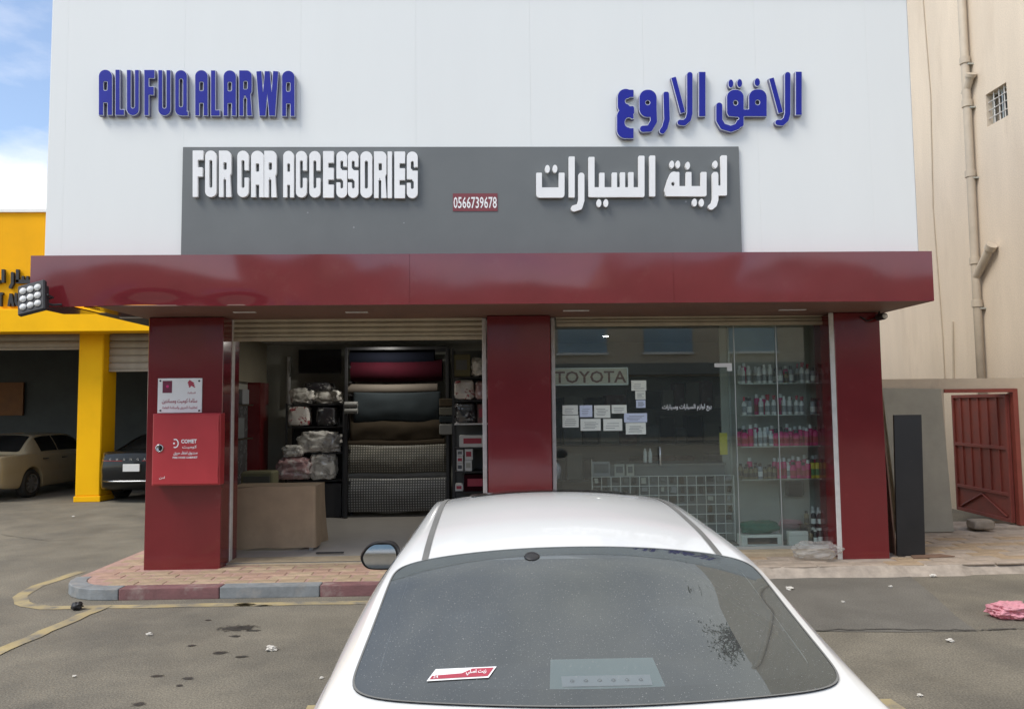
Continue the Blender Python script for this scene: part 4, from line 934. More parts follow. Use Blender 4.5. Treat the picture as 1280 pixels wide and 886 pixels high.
papers = [(789, 475.5, 808, 488, 0, 'topmost of the paper column right of the name board'), (794, 488.5, 807, 499, 0, 'small paper under the topmost of the paper column'), (795, 500, 807, 509.5, 1, 'bluish small paper, third of the paper column'),
          (703, 506.5, 722.5, 518, 0, 'leftmost paper, upper row on the window'), (724.5, 506.5, 740.5, 521, 1, 'bluish second paper, upper row on the window'), (742.5, 506.5, 763, 522, 0, 'third paper, upper row on the window'), (764.5, 506, 783.5, 516.5, 0, 'wide rightmost paper, upper row on the window'),
          (703, 519, 723.5, 534, 0, 'leftmost paper, lower row on the window'), (725.5, 523.5, 751, 538, 0, 'middle paper, lower row on the window'), (754, 523.5, 778, 538, 0, 'third paper, lower row on the window'), (780, 516.5, 809, 527.5, 1, 'pale blue paper under the paper column'), (782, 528.5, 807.5, 542.5, 0, 'lowest paper, below the pale blue one')]
for i, (u0, v0, u1, v1, bl, lb) in enumerate(papers):
    Y_ = GY-.010-.001*(i % 3); p, q = at(u0, v0, Y_), at(u1, v1, Y_); t = thing('paper_notice', 'white '+lb if not bl else lb, 'paper', ((p.x+q.x)/2, Y_, q.z), group='papers stuck on the shop window')
    mb = MB(); ph = i*1.7
    mb.grid(lambda u, v: Vector((p.x+(q.x-p.x)*u, Y_+.004*u*u*v*(i % 2), q.z+(p.z-q.z)*v)), 3, 3); build(mb, 'sheet', 'paper_blue' if bl else 'white_paper', t)
    mb = MB(); n_ = 3+i % 3
    for k in range(n_):
        zz_ = q.z+(p.z-q.z)*(.2+.6*k/n_); w0 = .12+.1*random.random(); w1 = .6+.3*random.random()
        mb.box(p.x+(q.x-p.x)*w0, Y_-.0016, zz_, p.x+(q.x-p.x)*w1, Y_-.0012, zz_+.004)
    build(mb, 'printed_lines', 'ink', t)
p, q = at(899, 541, GY+.02), at(909.5, 568, GY+.02); mb = MB(); mb.box(p.x, GY+.015, q.z, q.x, GY+.017, p.z); tag(build(mb, 'yellow_notice', 'yellow_sticker'), 'narrow yellow notice stuck on the shop glass', 'sticker')
# display cabinet with glass shelves
YD0, YD1 = GY+.12, GY+.55
dx0, dx1 = at(926, 550, YD0).x, at(1050, 550, YD0).x
dx1 = min(dx1, 4.38)
dc = thing('display_cabinet', 'glass shelved display cabinet full of bottles in the window', 'cabinet', ((dx0+dx1)/2, YD0+.2, FZ))
mb = MB(); mb.box(dx0-.1, YD1, FZ, dx1, YD1+.03, zb2+.2); build(mb, 'back_panel', 'display_back', dc)
DZ = [at(980, v, YD0+.1).z for v in (478.5, 517.5, 556.5, 597)]
for z in DZ: mb = MB(); mb.box(dx0, YD0, z-.014, dx1, YD1-.002, z-.004); build(mb, 'glass_shelf', 'case_glass', dc); 
for z in DZ: mb = MB(); mb.box(dx0, YD0-.006, z-.015, dx1, YD0-.0005, z-.003); build(mb, 'shelf_edge', 'alu', dc)
for xq in (dx0, (dx0+dx1)/2, dx1-.02): mb = MB(); mb.box(xq, YD1-.03, FZ, xq+.02, YD1-.003, zb2+.2); build(mb, 'upright', 'alu', dc)
mb = MB(); mb.box(dx0-.1, YD0-.05, FZ, dx1, YD1-.002, FZ+.05); build(mb, 'plinth', 'inner_dark', dc)
def bottle(kind, h, r_, body, cap):
    t = thing('bottle', '', 'bottle'); mb = MB()
    if kind == 'spray': pr = [(r_*.92, 0), (r_, .01), (r_, h*.55), (r_*.8, h*.66), (r_*.42, h*.72), (r_*.4, h*.78)]
    elif kind == 'can': pr = [(r_*.95, 0), (r_, .008), (r_, h*.74), (r_*.8, h*.8), (r_*.6, h*.81)]
    elif kind == 'jug': pr = [(r_*1.0, 0), (r_*1.15, .015), (r_*1.15, h*.62), (r_*.7, h*.78), (r_*.4, h*.82)]
    else: pr = [(r_*.9, 0), (r_, .01), (r_*.98, h*.5), (r_, h*.72), (r_*.5, h*.82), (r_*.45, h*.84)]
    mb.lathe(pr, (0, 0, 0), 14); build(mb, 'bottle_body', body, t, local=True, smooth=True)
    mb = MB()
    if kind == 'spray': mb.lathe([(r_*.45, h*.785), (r_*.45, h*.86)], (0, 0, 0), 10).box(-.012, -r_*1.1, h*.865, .012, r_*.6, h*1.0, .004).box(-.006, -r_*.8, h*.76, .006, -r_*.65, h*.86)
    else: mb.lathe([(r_*.62, pr[-1][1]+.001), (r_*.6, h*.99), (r_*.4, h)], (0, 0, 0), 12)
    build(mb, 'bottle_cap', cap, t, local=True)
    mb = MB(); mb.lathe([(r_*1.012*(1.15 if kind == 'jug' else 1), h*.15), (r_*1.012*(1.15 if kind == 'jug' else 1), h*.48)], (0, 0, 0), 14, cap=False); build(mb, 'bottle_label', {'bottle_white': 'bottle_grey', 'bottle_pink': 'cap_red', 'bottle_yellow': 'bottle_green', 'bottle_amber': 'roll_beige', 'bottle_grey': 'bottle_white', 'bottle_black': 'letter_white', 'bottle_green': 'bottle_yellow'}[body], t, local=True, smooth=True)
    return t
KN = {'w': ('spray', .235, .030, 'bottle_white', 'cap_red'), 'W': ('can', .215, .029, 'bottle_white', 'bottle_white'), 'g': ('can', .20, .033, 'bottle_grey', 'bottle_black'), 'p': ('jug', .215, .042, 'bottle_pink', 'bottle_black'), 'P': ('can', .25, .033, 'bottle_pink', 'bottle_white'),
      'b': ('round', .16, .030, 'bottle_amber', 'bottle_black'), 'y': ('can', .225, .034, 'bottle_yellow', 'bottle_black'), 'G': ('can', .20, .033, 'bottle_green', 'bottle_yellow'), 'k': ('round', .19, .032, 'bottle_black', 'bottle_white')}
WORD = {'w': 'white spray bottle with red trigger', 'W': 'white can', 'g': 'grey can with black cap', 'p': 'pink jug shaped bottle', 'P': 'tall pink can', 'b': 'small amber bottle', 'y': 'yellow can with black cap', 'G': 'green can', 'k': 'dark bottle with white cap'}
PROTO = {k_: bottle(*v_) for k_, v_ in KN.items()}
USED = {}
def put(k_, x, y, z, where):
    pr = PROTO[k_]; lb = WORD[k_]+' '+where; s = random.uniform(.88, 1.1)
    if k_ not in USED: USED[k_] = 1; o = pr; o.location = (x, y, z); o['label'] = lb; o['group'] = WORD[k_]+' group '+where; o.rotation_euler = (0, 0, random.uniform(-.4, .4))
    else: o = copytree(pr, (x, y, z), lb, WORD[k_]+' group '+where, random.uniform(-.4, .4))
    o.scale = (1, 1, s); return o
rows = [(DZ[0], 'WW.WWW.gbg.wwgg.', 'on the top glass shelf'), (DZ[1], 'wg.Www.WWww.ggW', 'on the second glass shelf'), (DZ[2], 'pPWWWWpppPpPPPpPW', 'on the third glass shelf'), (DZ[3], 'bbbgbbbPPWpPpPyyyG', 'on the lowest glass shelf')]
for z, s, wh in rows:
    n = len(s); x0_, x1_ = dx0+.05, dx1-.1
    for i, c_ in enumerate(s):
        if c_ == '.': continue
        put(c_, x0_+(x1_-x0_)*(i+.5)/n+random.uniform(-.006, .006), YD0+.07+random.uniform(0, .05), z-.004, wh)
        if random.random() < .75: put(c_ if random.random() < .7 else 'P', x0_+(x1_-x0_)*(i+.5)/n+random.uniform(-.02, .02), YD0+.22+random.uniform(0, .06), z-.004, wh)
for i in range(12):
    put('k' if i % 3 else 'b', at(1010+6*(i % 6), 660, YD0+.1).x, YD0+.03+.06*(i//6), FZ+.05, 'on the cabinet floor')
for i in range(10):
    put('bkW'[i % 3], at(1010+4.2*i, 640, YD0+.22).x if i < 7 else at(1002+3*i, 640, YD0+.2).x, YD0+(.16 if i % 2 else .27), FZ+.255, 'on the tray above the cabinet floor')
tr_ = thing('tray', 'dark tray carrying bottles above the cabinet floor', 'tray', (at(1024, 650, YD0+.2).x, YD0+.25, FZ+.05))
for xq in (at(1005, 650, YD0+.2).x, at(1047, 650, YD0+.2).x): mb = MB(); mb.box(xq, YD0+.13, FZ+.051, xq+.012, YD0+.33, FZ+.24); build(mb, 'tray_leg', 'black_metal', tr_)
mb = MB(); mb.box(at(1003, 650, YD0+.2).x, YD0+.12, FZ+.241, at(1050, 650, YD0+.2).x, YD0+.34, FZ+.254, .003); build(mb, 'tray_top', 'black_metal', tr_)
# things on the cabinet floor
p, q = at(985, 664, YD0), at(1010, 681, YD0); t = thing('carton', 'small white carton on the cabinet floor by the glass', 'carton', ((p.x+q.x)/2, YD0, FZ+.05))
mb = MB(); mb.box(p.x, YD0-.02, FZ+.052, q.x, YD0+.05, p.z, .003); build(mb, 'carton_body', 'carton_white', t); mb = MB(); mb.box(p.x+.002, YD0-.021, p.z-.05, q.x-.002, YD0-.0205, p.z-.047); build(mb, 'flap_line', 'ink', t)
p, q = at(927, 669, YD0-.02), at(979, 681, YD0-.02); t = thing('tray_box', 'long white box with dark window on the cabinet floor', 'box', ((p.x+q.x)/2, YD0, FZ+.05))
mb = MB(); mb.box(p.x, YD0-.02, FZ+.052, q.x, YD0+.16, p.z, .005); build(mb, 'box_body', 'carton_white', t); mb = MB(); mb.box(p.x+.07, YD0-.023, FZ+.075, q.x-.07, YD0-.0205, p.z-.03); build(mb, 'box_window', 'tv', t)
a, b = at(928, 652, YD0+.05), at(975, 668, YD0+.05); tag(build(blob(((a.x+b.x)/2, YD0+.12, p.z+.001), b.x-a.x, .22, a.z-p.z, 21, e=.7, amp=.25), 'green_cloth', 'green_cloth', smooth=True), 'crumpled green cloth on the long white box', 'cloth')
p, q = at(984, 602, YD1-.1), at(1006, 621, YD1-.1); mb = MB(); mb.box(p.x, YD1-.09, q.z, q.x, YD1-.004, p.z, .02); tag(build(mb, 'hanging_pouch', 'bottle_black'), 'black pouch hanging under the lowest glass shelf', 'pouch')
# wire grid rack with packets
YG = GY+.45
a, b = at(740, 596, YG), at(919, 652, YG)
wr = thing('wire_grid_rack', 'white wire grid rack of small packets behind the glass', 'rack', ((a.x+b.x)/2, YG, FZ))
nx_ = 15; wd = (b.x-a.x)/nx_; zr = [a.z-wd*i for i in range(10)]
mb = MB()
for i in range(nx_+1): mb.tube([(a.x+wd*i, YG, a.z+(.22 if i in (0, ) else 0)), (a.x+wd*i, YG, zr[-1])], .005, 6)
build(mb, 'upright_wire', 'wire', wr)['kind'] = 'stuff'
mb = MB()
for z in zr: mb.tube([(a.x, YG+.002, z), (b.x, YG+.002, z)], .005, 6)
build(mb, 'cross_wire', 'wire', wr)['kind'] = 'stuff'
for xq in (a.x, b.x): mb = MB(); mb.tube([(xq, YG+.01, FZ), (xq, YG+.01, zr[0])], .009, 8); build(mb, 'leg', 'wire', wr)
pk_m = ['bottle_black', 'bottle_black', 'roll_slate', 'roll_slate', 'inner_dark', 'bottle_grey', 'roll_brown', 'inner_wall']
pk_n = {'bottle_black': 'black', 'display_back': 'dull grey', 'roll_slate': 'slate', 'inner_dark': 'charcoal', 'bottle_grey': 'light grey', 'roll_brown': 'brown', 'inner_wall': 'cream'}
for i in range(nx_):
    for j in range(5):
        if random.random() < .2: continue
        xq, z = a.x+wd*(i+.5)+random.gauss(0, .006), zr[j]-wd*.12; h = wd*random.uniform(.35, .75); w_ = wd*random.uniform(.16, .36)
        pm = random.choice(pk_m); mb = MB(); mb.box(xq-w_, YG+.012, z-h, xq+w_, YG+.028, z-.004, .003); o = build(mb, 'packet', pm); o.rotation_euler = (0, random.gauss(0, .06), 0); tag(o, 'small %s packet on the white wire grid, row %s from the top' % (pk_n[pm], ('one', 'two', 'three', 'four', 'five')[j]), 'packet', '%s packets on wire grid row %d' % (pk_n[pm], j+1))
for i, (u0, u1) in enumerate(((740.5, 763), (768, 781), (783, 793))):
    p, q = at(u0, 577 if i == 0 else 580, YG), at(u1, 594, YG); t = thing('price_card', ('wide', 'middle', 'small right')[i]+' card standing on top of the wire grid rack', 'card', ((p.x+q.x)/2, YG, q.z), group='cards on the wire grid rack')
    mb = MB(); mb.box(p.x, YG+.01, a.z+.006, q.x, YG+.02, p.z, .002); build(mb, 'card', ('bottle_grey', 'display_back', 'inner_wall')[i], t)
    mb = MB(); mb.box(p.x+.02, YG+.0085, q.z+.03, q.x-.02, YG+.0095, p.z-.03); build(mb, 'print', 'ink', t)
for i, (u0, u1) in enumerate(((806, 811.5), (812.5, 818))):
    p, q = at(u0, 561, YG), at(u1, 579, YG); mb = MB(); mb.lathe([(.02, 0), (.025, .01), (.025, (p.z-q.z)*.75), (.012, (p.z-q.z)*.85), (.012, p.z-q.z)], ((p.x+q.x)/2, YG+.12, q.z), 12); tag(build(mb, 'white_tube', 'bottle_white', smooth=True), ('left' if i == 0 else 'right')+' of two white tubes on the counter behind the glass', 'bottle', 'white tubes')
# counter behind the grid
t = thing('counter', 'dark counter behind the wire grid rack', 'counter', (2.0, YG+.3, FZ))
cz = at(812, 579, YG+.12).z
mb = MB(); mb.box(a.x+.2, YG+.05, FZ, b.x-.1, YG+.55, cz-.032); build(mb, 'counter_body', 'inner_dark', t)
mb = MB(); mb.box(a.x+.18, YG+.045, cz-.03, b.x-.08, YG+.57, cz-.001, .005); build(mb, 'counter_top', 'roll_grey', t)
# wall of goods further back on the right
gw_ = thing('wall_rack', 'dark wall rack with hanging goods deep in the right bay', 'rack', (2, 13, FZ))
for z in (.6, 1.2, 1.8, 2.4): mb = MB(); mb.box(.9, 13.1, z, 4.4, 13.55, z+.03); build(mb, 'shelf_board', 'inner_dark', gw_)
random.seed(11)
for z in (.63, 1.23, 1.83):
    x = 1.0
    while x < 4.3:
        ww = random.uniform(.16, .4); hh = random.uniform(.2, .48)
        mb = MB(); mb.box(x, 13.15, z+.001, x+ww, 13.5, z+hh, .01); gm, gn = random.choice([('inner_dark', 'charcoal'), ('display_back', 'dull grey'), ('bottle_grey', 'light grey'), ('roll_slate', 'slate'), ('kerb_red', 'red'), ('bottle_black', 'black')]); lv = {.63: 'lower', 1.23: 'middle', 1.83: 'upper'}[z]; tag(build(mb, 'goods_box', gm), '%s goods box on the %s shelf deep in the right bay' % (gn, lv), 'box', '%s boxes on the %s back shelf' % (gn, lv)); x += ww+.03

# ================================================================ yellow garage on the left
YY = 15.6
gz = lambda v: at(60, v, YY).z
yb = thing('garage_building', 'yellow painted garage with open bays left of the shop', 'building', (-14, 16.5, 0))
def yp(name, mat, *bx, b=0, **k):
    mb = MB()
    for q in bx: mb.box(*q, b=b)
    return build(mb, name, mat, yb, **k)
zb0, zm, zt0 = gz(414.5), gz(386), gz(262)
yp('upper_wall', 'yellow_wall', (-30, YY+.25, zm-.02, -2, 27, zt0)); yp('parapet_cap', 'sign_white', (-30, YY+.2, zt0+.002, -2, 27, zt0+.06))
yp('lower_fascia', 'yellow_low', (-30, YY, zb0, -2, YY+.5, zm), b=.01)
YP = 16.3
c0, c1 = at(95, 560, YP), at(126, 560, YP)
yp('pillar', 'yellow_low', (c0.x, YP, .12, c1.x, YP+.6, zb0+.3), b=.02); yp('pillar_base', 'yellow_low', (c0.x-.02, YP-.02, 0, c1.x+.02, YP+.6, .12), b=.01)
yp('pillar', 'yellow_low', (c0.x-5.2, YP, 0, c0.x-4.6, YP+.6, zb0+.3), b=.02); yp('pillar', 'yellow_low', (-4.6, YP, 0, -4.0, YP+.6, zb0+.3), b=.02)
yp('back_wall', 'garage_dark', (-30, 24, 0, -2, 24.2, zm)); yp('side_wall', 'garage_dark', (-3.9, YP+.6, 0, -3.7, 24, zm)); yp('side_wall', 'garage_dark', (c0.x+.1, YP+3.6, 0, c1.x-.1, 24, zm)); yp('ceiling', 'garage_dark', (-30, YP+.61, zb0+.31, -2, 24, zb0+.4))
pp = at(0, 478, 23.9); qq = at(28, 519, 23.9); yp('wall_board', 'orange_board', (pp.x-1.5, 23.9, qq.z, qq.x, 23.98, pp.z))
zs1 = at(50, 437, YP+.3).z; shutter(c0.x-4.59, c0.x-.01, zb0+.32, zs1, YP+.25, 'shutter', 'garage_shutter', 4, yb)
zs2 = at(155, 464, YP+.3).z; shutter(c1.x+.01, -4.61, zb0+.32, zs2, YP+.25, 'shutter', 'garage_shutter', 7, yb)
# black raised writing on the fascia, cut by the frame edge
S6 = 5.905
def yword(gs, nm):
    t = thing('sign_lettering', nm, 'sign', at(10, 370, YY), group='black raised words on the yellow fascia')
    for g in gs:
        xs, ys, D = g.field(1.6); mb = MB(); mb.loops(contours(xs, ys, D, 0), lambda x, y: at(x/S6, 310+y/S6, YY-.09)+Vector((0, (YY-.07 if y/S6+310 > 386 else YY+.17)-(YY-.09), 0)), (0, .06, 0)); build(mb, 'letter', 'black_metal', t)
    return t
yword([G().seg((68, 140), (68, 238), 11), G().box(57, 218, 200, 246, 5).box(100, 190, 118, 240, 3).box(134, 190, 152, 240, 3).box(166, 190, 184, 240, 3).line([(188, 190), (196, 236)], 9), G().line([(30, 170), (30, 245), (14, 275)], 11), G().seg((-40, 140), (-40, 240), 11), G().box(-170, 218, -60, 246, 5).box(-170, 190, -150, 240, 3).box(-120, 190, -100, 240, 3)], 'black raised Arabic word on the yellow garage wall')
yword([G().line([(56, 325), (56, 385), (66, 408), (80, 408), (92, 385), (92, 325)], 9), G().seg((2, 418), (18, 322), 9).seg((18, 322), (36, 418), 9).seg((6, 385), (32, 385), 8), G().seg((-60, 322), (-60, 418), 9).seg((-80, 322), (-40, 322), 9)], 'black raised capital letters AU on the yellow garage wall')

# ================================================================ beige building, boundary wall and gate on the right
XB = 8.2
bb = thing('beige_building', 'tall beige rendered building with drain pipe right of the shop', 'building', (12, 16, 0))
def bp_(name, mat, *bx, b=0, **k):
    mb = MB()
    for q in bx: mb.box(*q, b=b)
    return build(mb, name, mat, bb, **k)
def onx(u, v, X): d = ray(u, v); k = X/d.x; return Vector((X, d.y*k, CAMZ+d.z*k))
w0, w1 = onx(1232, 119, XB), onx(1260, 143, XB); wz0, wz1 = onx(1234, 159, XB).z, w0.z
yA, yB = w1.y, w0.y; H_ = 15.8
bp_('wall', 'beige_render', (XB, 5.0, 0, 20, yA, H_)); bp_('wall', 'beige_render', (XB, yB, 0, 20, 26, H_)); bp_('wall', 'beige_render', (XB, yA, 0, 20, yB, wz0)); bp_('wall', 'beige_render', (XB, yA, wz1, 20, yB, H_)); bp_('window_back', 'win_dark', (XB+.25, yA+.001, wz0+.001, XB+.3, yB-.001, wz1-.001))
wn = bp_('window_frame', 'alu', (XB+.1, yA+.001, wz0+.001, XB+.14, yA+.03, wz1-.001), (XB+.1, yB-.03, wz0+.001, XB+.14, yB-.001, wz1-.001), (XB+.1, yA+.031, wz1-.03, XB+.14, yB-.031, wz1-.001), (XB+.1, yA+.031, wz0+.001, XB+.14, yB-.031, wz0+.03), (XB+.1, (yA+yB)/2-.012, wz0+.031, XB+.14, (yA+yB)/2+.012, wz1-.031))
for k in range(1, 4): 
    mb = MB(); t = yA+(yB-yA)*k/4; mb.tube([(XB+.05, t, wz0), (XB+.05, t, wz1)], .009, 6); build(mb, 'window_bar', 'frame_white', bb)
for k in range(1, 4): 
    mb = MB(); t = wz0+(wz1-wz0)*k/4; mb.tube([(XB+.04, yA, t), (XB+.04, yB, t)], .008, 6); build(mb, 'window_bar', 'frame_white', bb)
sh = thing('rooftop_shrub', 'leafy shrub on the beige building roof, mirrored in the car window', 'shrub', (XB+.35, 14.1, H_))
mb = MB(); random.seed(5); tips = []
for k in range(9):
    p = Vector((XB+.35, 14.1, H_)); d = Vector((random.uniform(-.5, .5), random.uniform(-.6, .6), 1)).normalized(); ps = [p.copy()]
    for q in range(5): d = (d+Vector((random.uniform(-.35, .35), random.uniform(-.35, .35), .1))).normalized(); p = p+d*.42; ps.append(p.copy()); tips.append(p.copy())
    mb.tube(ps, [.05, .04, .032, .024, .016, .008], 6)
build(mb, 'branch', M('bark', (.10, .075, .05), .9, var=.2), sh)
mb = MB()
for p in tips:
    for q in range(16):
        c_ = p+Vector((random.gauss(0, .16), random.gauss(0, .16), random.gauss(0, .14))); a_ = Vector((random.gauss(0, 1), random.gauss(0, 1), random.gauss(0, .6))).normalized(); b_ = a_.cross(Vector((random.gauss(0, 1), random.gauss(0, 1), random.gauss(0, 1)))).normalized()
        mb.add([c_-a_*.08, c_+b_*.03, c_+a_*.08, c_-b_*.03], [(0, 1, 2, 3)])
build(mb, 'foliage', M('leaf', (.05, .085, .03), .6, var=.3), sh)['kind'] = 'stuff'
XPp = XB-.09
def pp_(u, v): return onx(u, v, XPp)
q0, q1, q2, q3 = pp_(1200, -30), pp_(1208, 112), pp_(1219, 335), pp_(1226, 520)
mb = MB(); mb.tube([(XPp, q0.y, H_), (XPp, q1.y, q1.z-.1), (XPp, q2.y, q2.z), (XPp, q2.y-.02, .2)], .065, 20); build(mb, 'drain_pipe', 'pipe', bb, smooth=True)
for q_, z_ in ((q1, q1.z+.5), (q1, q1.z-.25), (q2, q2.z+1.6), (q2, q2.z+.12), (q2, q2.z-.6)):
    yy_ = q_.y; mb = MB(); mb.lathe([(.066, -.06), (.082, -.055), (.082, .055), (.066, .06)], (XPp, yy_, z_), 20); build(mb, 'pipe_coupling', 'pipe', bb)
    mb = MB(); mb.box(XPp, yy_-.09, z_-.1, XB-.001, yy_+.09, z_-.075); build(mb, 'pipe_bracket', 'alu', bb)
for (u0, v0), (u1, v1) in (((1206, 118), (1214, 92)), ((1220, 346), (1240, 306))):
    p, q = pp_(u0, v0), pp_(u1, v1); mb = MB(); mb.tube([p, p.lerp(q, .85)], .065, 20).tube([p.lerp(q, .85), q], .085, 20); build(mb, 'pipe_branch', 'pipe', bb)
mb = MB(); mb.tube([onx(1152, -20, XB-.012), onx(1163, 120, XB-.012), onx(1166, 260, XB-.012), onx(1178, 420, XB-.012), onx(1181, 478, XB-.012)], .012, 6); build(mb, 'cable', 'pipe', bb)
mb = MB(); mb.tube([onx(1191, 402, XB-.012), onx(1192, 476, XB-.012)], .02, 6); build(mb, 'cable', 'pipe', bb)
YBW = 10.65
bw = thing('boundary_wall', 'low beige wall with red gate opening beside the shop', 'wall', (7, YBW, 0))
zw = at(1200, 473, YBW).z; gx0, gx1 = at(1184, 580, YBW).x, at(1276, 580, YBW).x; gzt = at(1230, 486, YBW).z
for bx in ((4.75, YBW, 0, gx0, YBW+.2, zw), (gx1, YBW, 0, 13, YBW+.2, zw), (gx0, YBW, gzt+.002, gx1, YBW+.2, zw)):
    mb = MB(); mb.box(*bx); build(mb, 'wall', 'boundary', bw)
mb = MB(); mb.box(gx0-.3, YBW-.03, SW-.02, gx1+.3, YBW+.25, SW+.03, .01); build(mb, 'doorstep', 'concrete_edge', bw)
ht = Vector((gx1-.06, YBW+.05, SW+.05))
gt = thing('gate', 'red metal gate standing open in the beige wall', 'gate', ht, rotz=0)
mb = MB(); mb.box(gx0+.001, YBW-.02, gzt-.05, gx1-.001, YBW+.06, gzt-.001); build(mb, 'gate_frame', 'gate_red', gt)
mb = MB(); mb.box(gx1-.07, YBW-.02, SW+.04, gx1-.002, YBW+.06, gzt-.051); build(mb, 'gate_frame', 'gate_red', gt)
LW, LH = 1.42, gzt-.07-(SW+.06)
ex = (at(1203, 560, 12.0)-Vector((ht.x, ht.y, 0))); ex.z = 0; ex.normalize(); nx = Vector((ex.y, -ex.x, 0)); 
def lf(s, d, z): return Vector((ht.x-.03, ht.y+.03, SW+.06))+ex*s-nx*d*(-1)*-1+Vector((0, 0, z))
def leaf(s0, s1, z0, z1, d0, d1, name, bev=.004):
    mb = MB(); c = [lf(s, d, z) for z in (z0, z1) for d in (d0, d1) for s in (s0, s1)]
    mb.add(c, [(0, 2, 3, 1), (4, 5, 7, 6), (0, 1, 5, 4), (2, 6, 7, 3), (0, 4, 6, 2), (1, 3, 7, 5)]); return build(mb, name, 'gate_red', gt, bevel=bev)
leaf(0, LW, 0, LH, -.004, .004, 'gate_sheet', 0)
sgn = 1
for s0, s1, z0, z1 in ((0, .05, 0, LH), (LW-.05, LW, 0, LH), (.051, LW-.051, 0, .05), (.051, LW-.051, LH-.05, LH), (.051, LW-.051, LH*.56, LH*.56+.05), (.051, LW-.051, LH*.2, LH*.2+.05)):
    leaf(s0, s1, z0, z1, -.03, -.0045, 'gate_rail'); leaf(s0, s1, z0, z1, .0045, .03, 'gate_rail')
for k in range(1, 6):
    s = LW*k/6
    for za_, zb_q in ((LH*.2+.051, LH*.56-.001), (LH*.56+.051, LH-.051)): leaf(s-.014, s+.014, za_, zb_q, -.022, -.0045, 'gate_rib', .003); leaf(s-.014, s+.014, za_, zb_q, .0045, .022, 'gate_rib', .003)
for sg_, e in ((-1, 0), (1, 0)):
    for d in (-.018, .018):
        mb = MB(); mb.tube([lf(LW/2, d, LH*.18), lf(LW/2+sg_*LW*.42, d, .07)], .014, 6); build(mb, 'gate_brace', 'gate_red', gt)
# boards leaning by the right column
a, b, c, d = at(1104, 485, YBW-.06), at(1178, 486, YBW-.06), onz(1186, 679, SW), onz(1112, 681, SW)
P0 = [Vector((a.x, YBW-.03, a.z)), Vector((b.x, YBW-.03, b.z)), Vector((at(1185.5, 600, YBW-.15).x, YBW-.22, SW)), Vector((a.x+.06, YBW-.22, SW))]
mb = MB(); mb.prism(P0, (0, .018, 0)); t = build(mb, 'cement_board', 'cement_board', bevel=.003); tag(t, 'large grey cement board leaning on the beige wall', 'board')
a, b, c, d = at(1117.5, 518.5, 9.05), at(1152, 518, 9.05), at(1157, 698, 8.86), at(1122, 698, 8.86)
for P in (c, d): P.z = SW+.001
mb = MB(); mb.prism([a, b, c, d], (0, .03, 0)); tag(build(mb, 'black_board', 'black_board', bevel=.003), 'narrow black board standing beside the right red column', 'board')
a, b, c, d = Vector((4.66, 8.98, 1.75)), Vector((4.74, 9.5, 1.75)), Vector((4.84, 9.5, SW)), Vector((4.73, 8.93, SW))
mb = MB(); mb.prism([a, b, c, d], (.018, 0, 0)); tag(build(mb, 'plywood_board', 'ply', bevel=.003), 'brown plywood sheet seen edge-on left of the black board', 'board')
a = onz(1150, 697, SW); mb = MB(); mb.prism([a+Vector((-.1, -.05, .012)), a+Vector((.42, .02, .012)), a+Vector((.33, .16, .012)), a+Vector((-.05, .1, .012))], (0, 0, -.01)); tag(build(mb, 'plywood_scrap', 'ply'), 'flat plywood scrap lying at the foot of the black board', 'board')
c = onz(1209, 658, SW); c.y = YBW+.02
tag(build(blob((c.x, YBW-.12, SW+.02), .3, .22, .13, 31, e=.35, amp=.1), 'stone_block', 'stone', smooth=True), 'rough stone block holding the open red gate', 'stone')

# ================================================================ litter
c = onz(1021, 698, SW); tag(build(blob((c.x, c.y, SW+.002), .50, .30, .19, 41, nu=90, nv=54, e=.8, amp=.25, fr=1.6, cre=.10), 'plastic_bag', 'plastic_film', smooth=True), 'clear plastic bag lying below the shop window', 'bag')
c = onz(1262, 772, .0); tag(build(blob((c.x, c.y, .004), 0.32, .24, .13, 42, nu=90, nv=54, e=.85, amp=.38, fr=1.5, cre=.11), 'plastic_bag', 'litter_pink', smooth=True), 'crumpled pink plastic bag on the road at far right', 'bag')
def scrap(u, v, s, seed, mat, label, group='paper litter', z=.004):
    c = onz(u, v, 0); o = build(blob((c.x, c.y, z), s*1.3, s*.9, s*.55, seed, nu=14, nv=9, e=.9, amp=.9, fr=1.7), 'paper_scrap', mat); return tag(o, label, 'litter', group)
for i, (u, v, s, lb) in enumerate([(339, 813, .06, 'white paper scrap on the asphalt below the oil stains'), (187, 794, .035, 'small white scrap left of the oil stains'), (93, 846, .02, 'tiny white scrap by the lower left bay line'), (92, 646, .035, 'white scrap on the asphalt before the yellow pillar'), (1071, 720, .05, 'white scrap in front of the right red column'), (1113, 734, .03, 'small white scrap in front of the black board'), (1166, 721, .05, 'white scrap at the pavement edge'), (1188, 802, .04, 'white scrap left of the pink bag'), (987, 737, .05, 'white scrap beside the white car roof'), (1054, 753, .025, 'tiny white scrap right of the white car roof'), (1150, 870, .022, 'tiny white scrap at lower right'), (402, 848, .02, 'tiny white scrap beside the white car')]):
    scrap(u, v, s, 50+i, 'litter_white', lb)
c = onz(96, 762, 0); tag(build(blob((c.x, c.y, .004), .09, .09, .07, 71, e=.8, amp=.4), 'crushed_cup', 'black_plastic', smooth=True), 'small black crushed cup beside the yellow bay line', 'litter')
mb = MB(); a, b = onz(395, 693, FZ), onz(430, 692, FZ); mb.box(a.x, a.y-.01, FZ+.013, b.x, a.y+.02, FZ+.03, .003); tag(build(mb, 'metal_strip', 'black_metal'), 'thin dark strip lying in the left doorway', 'strip')

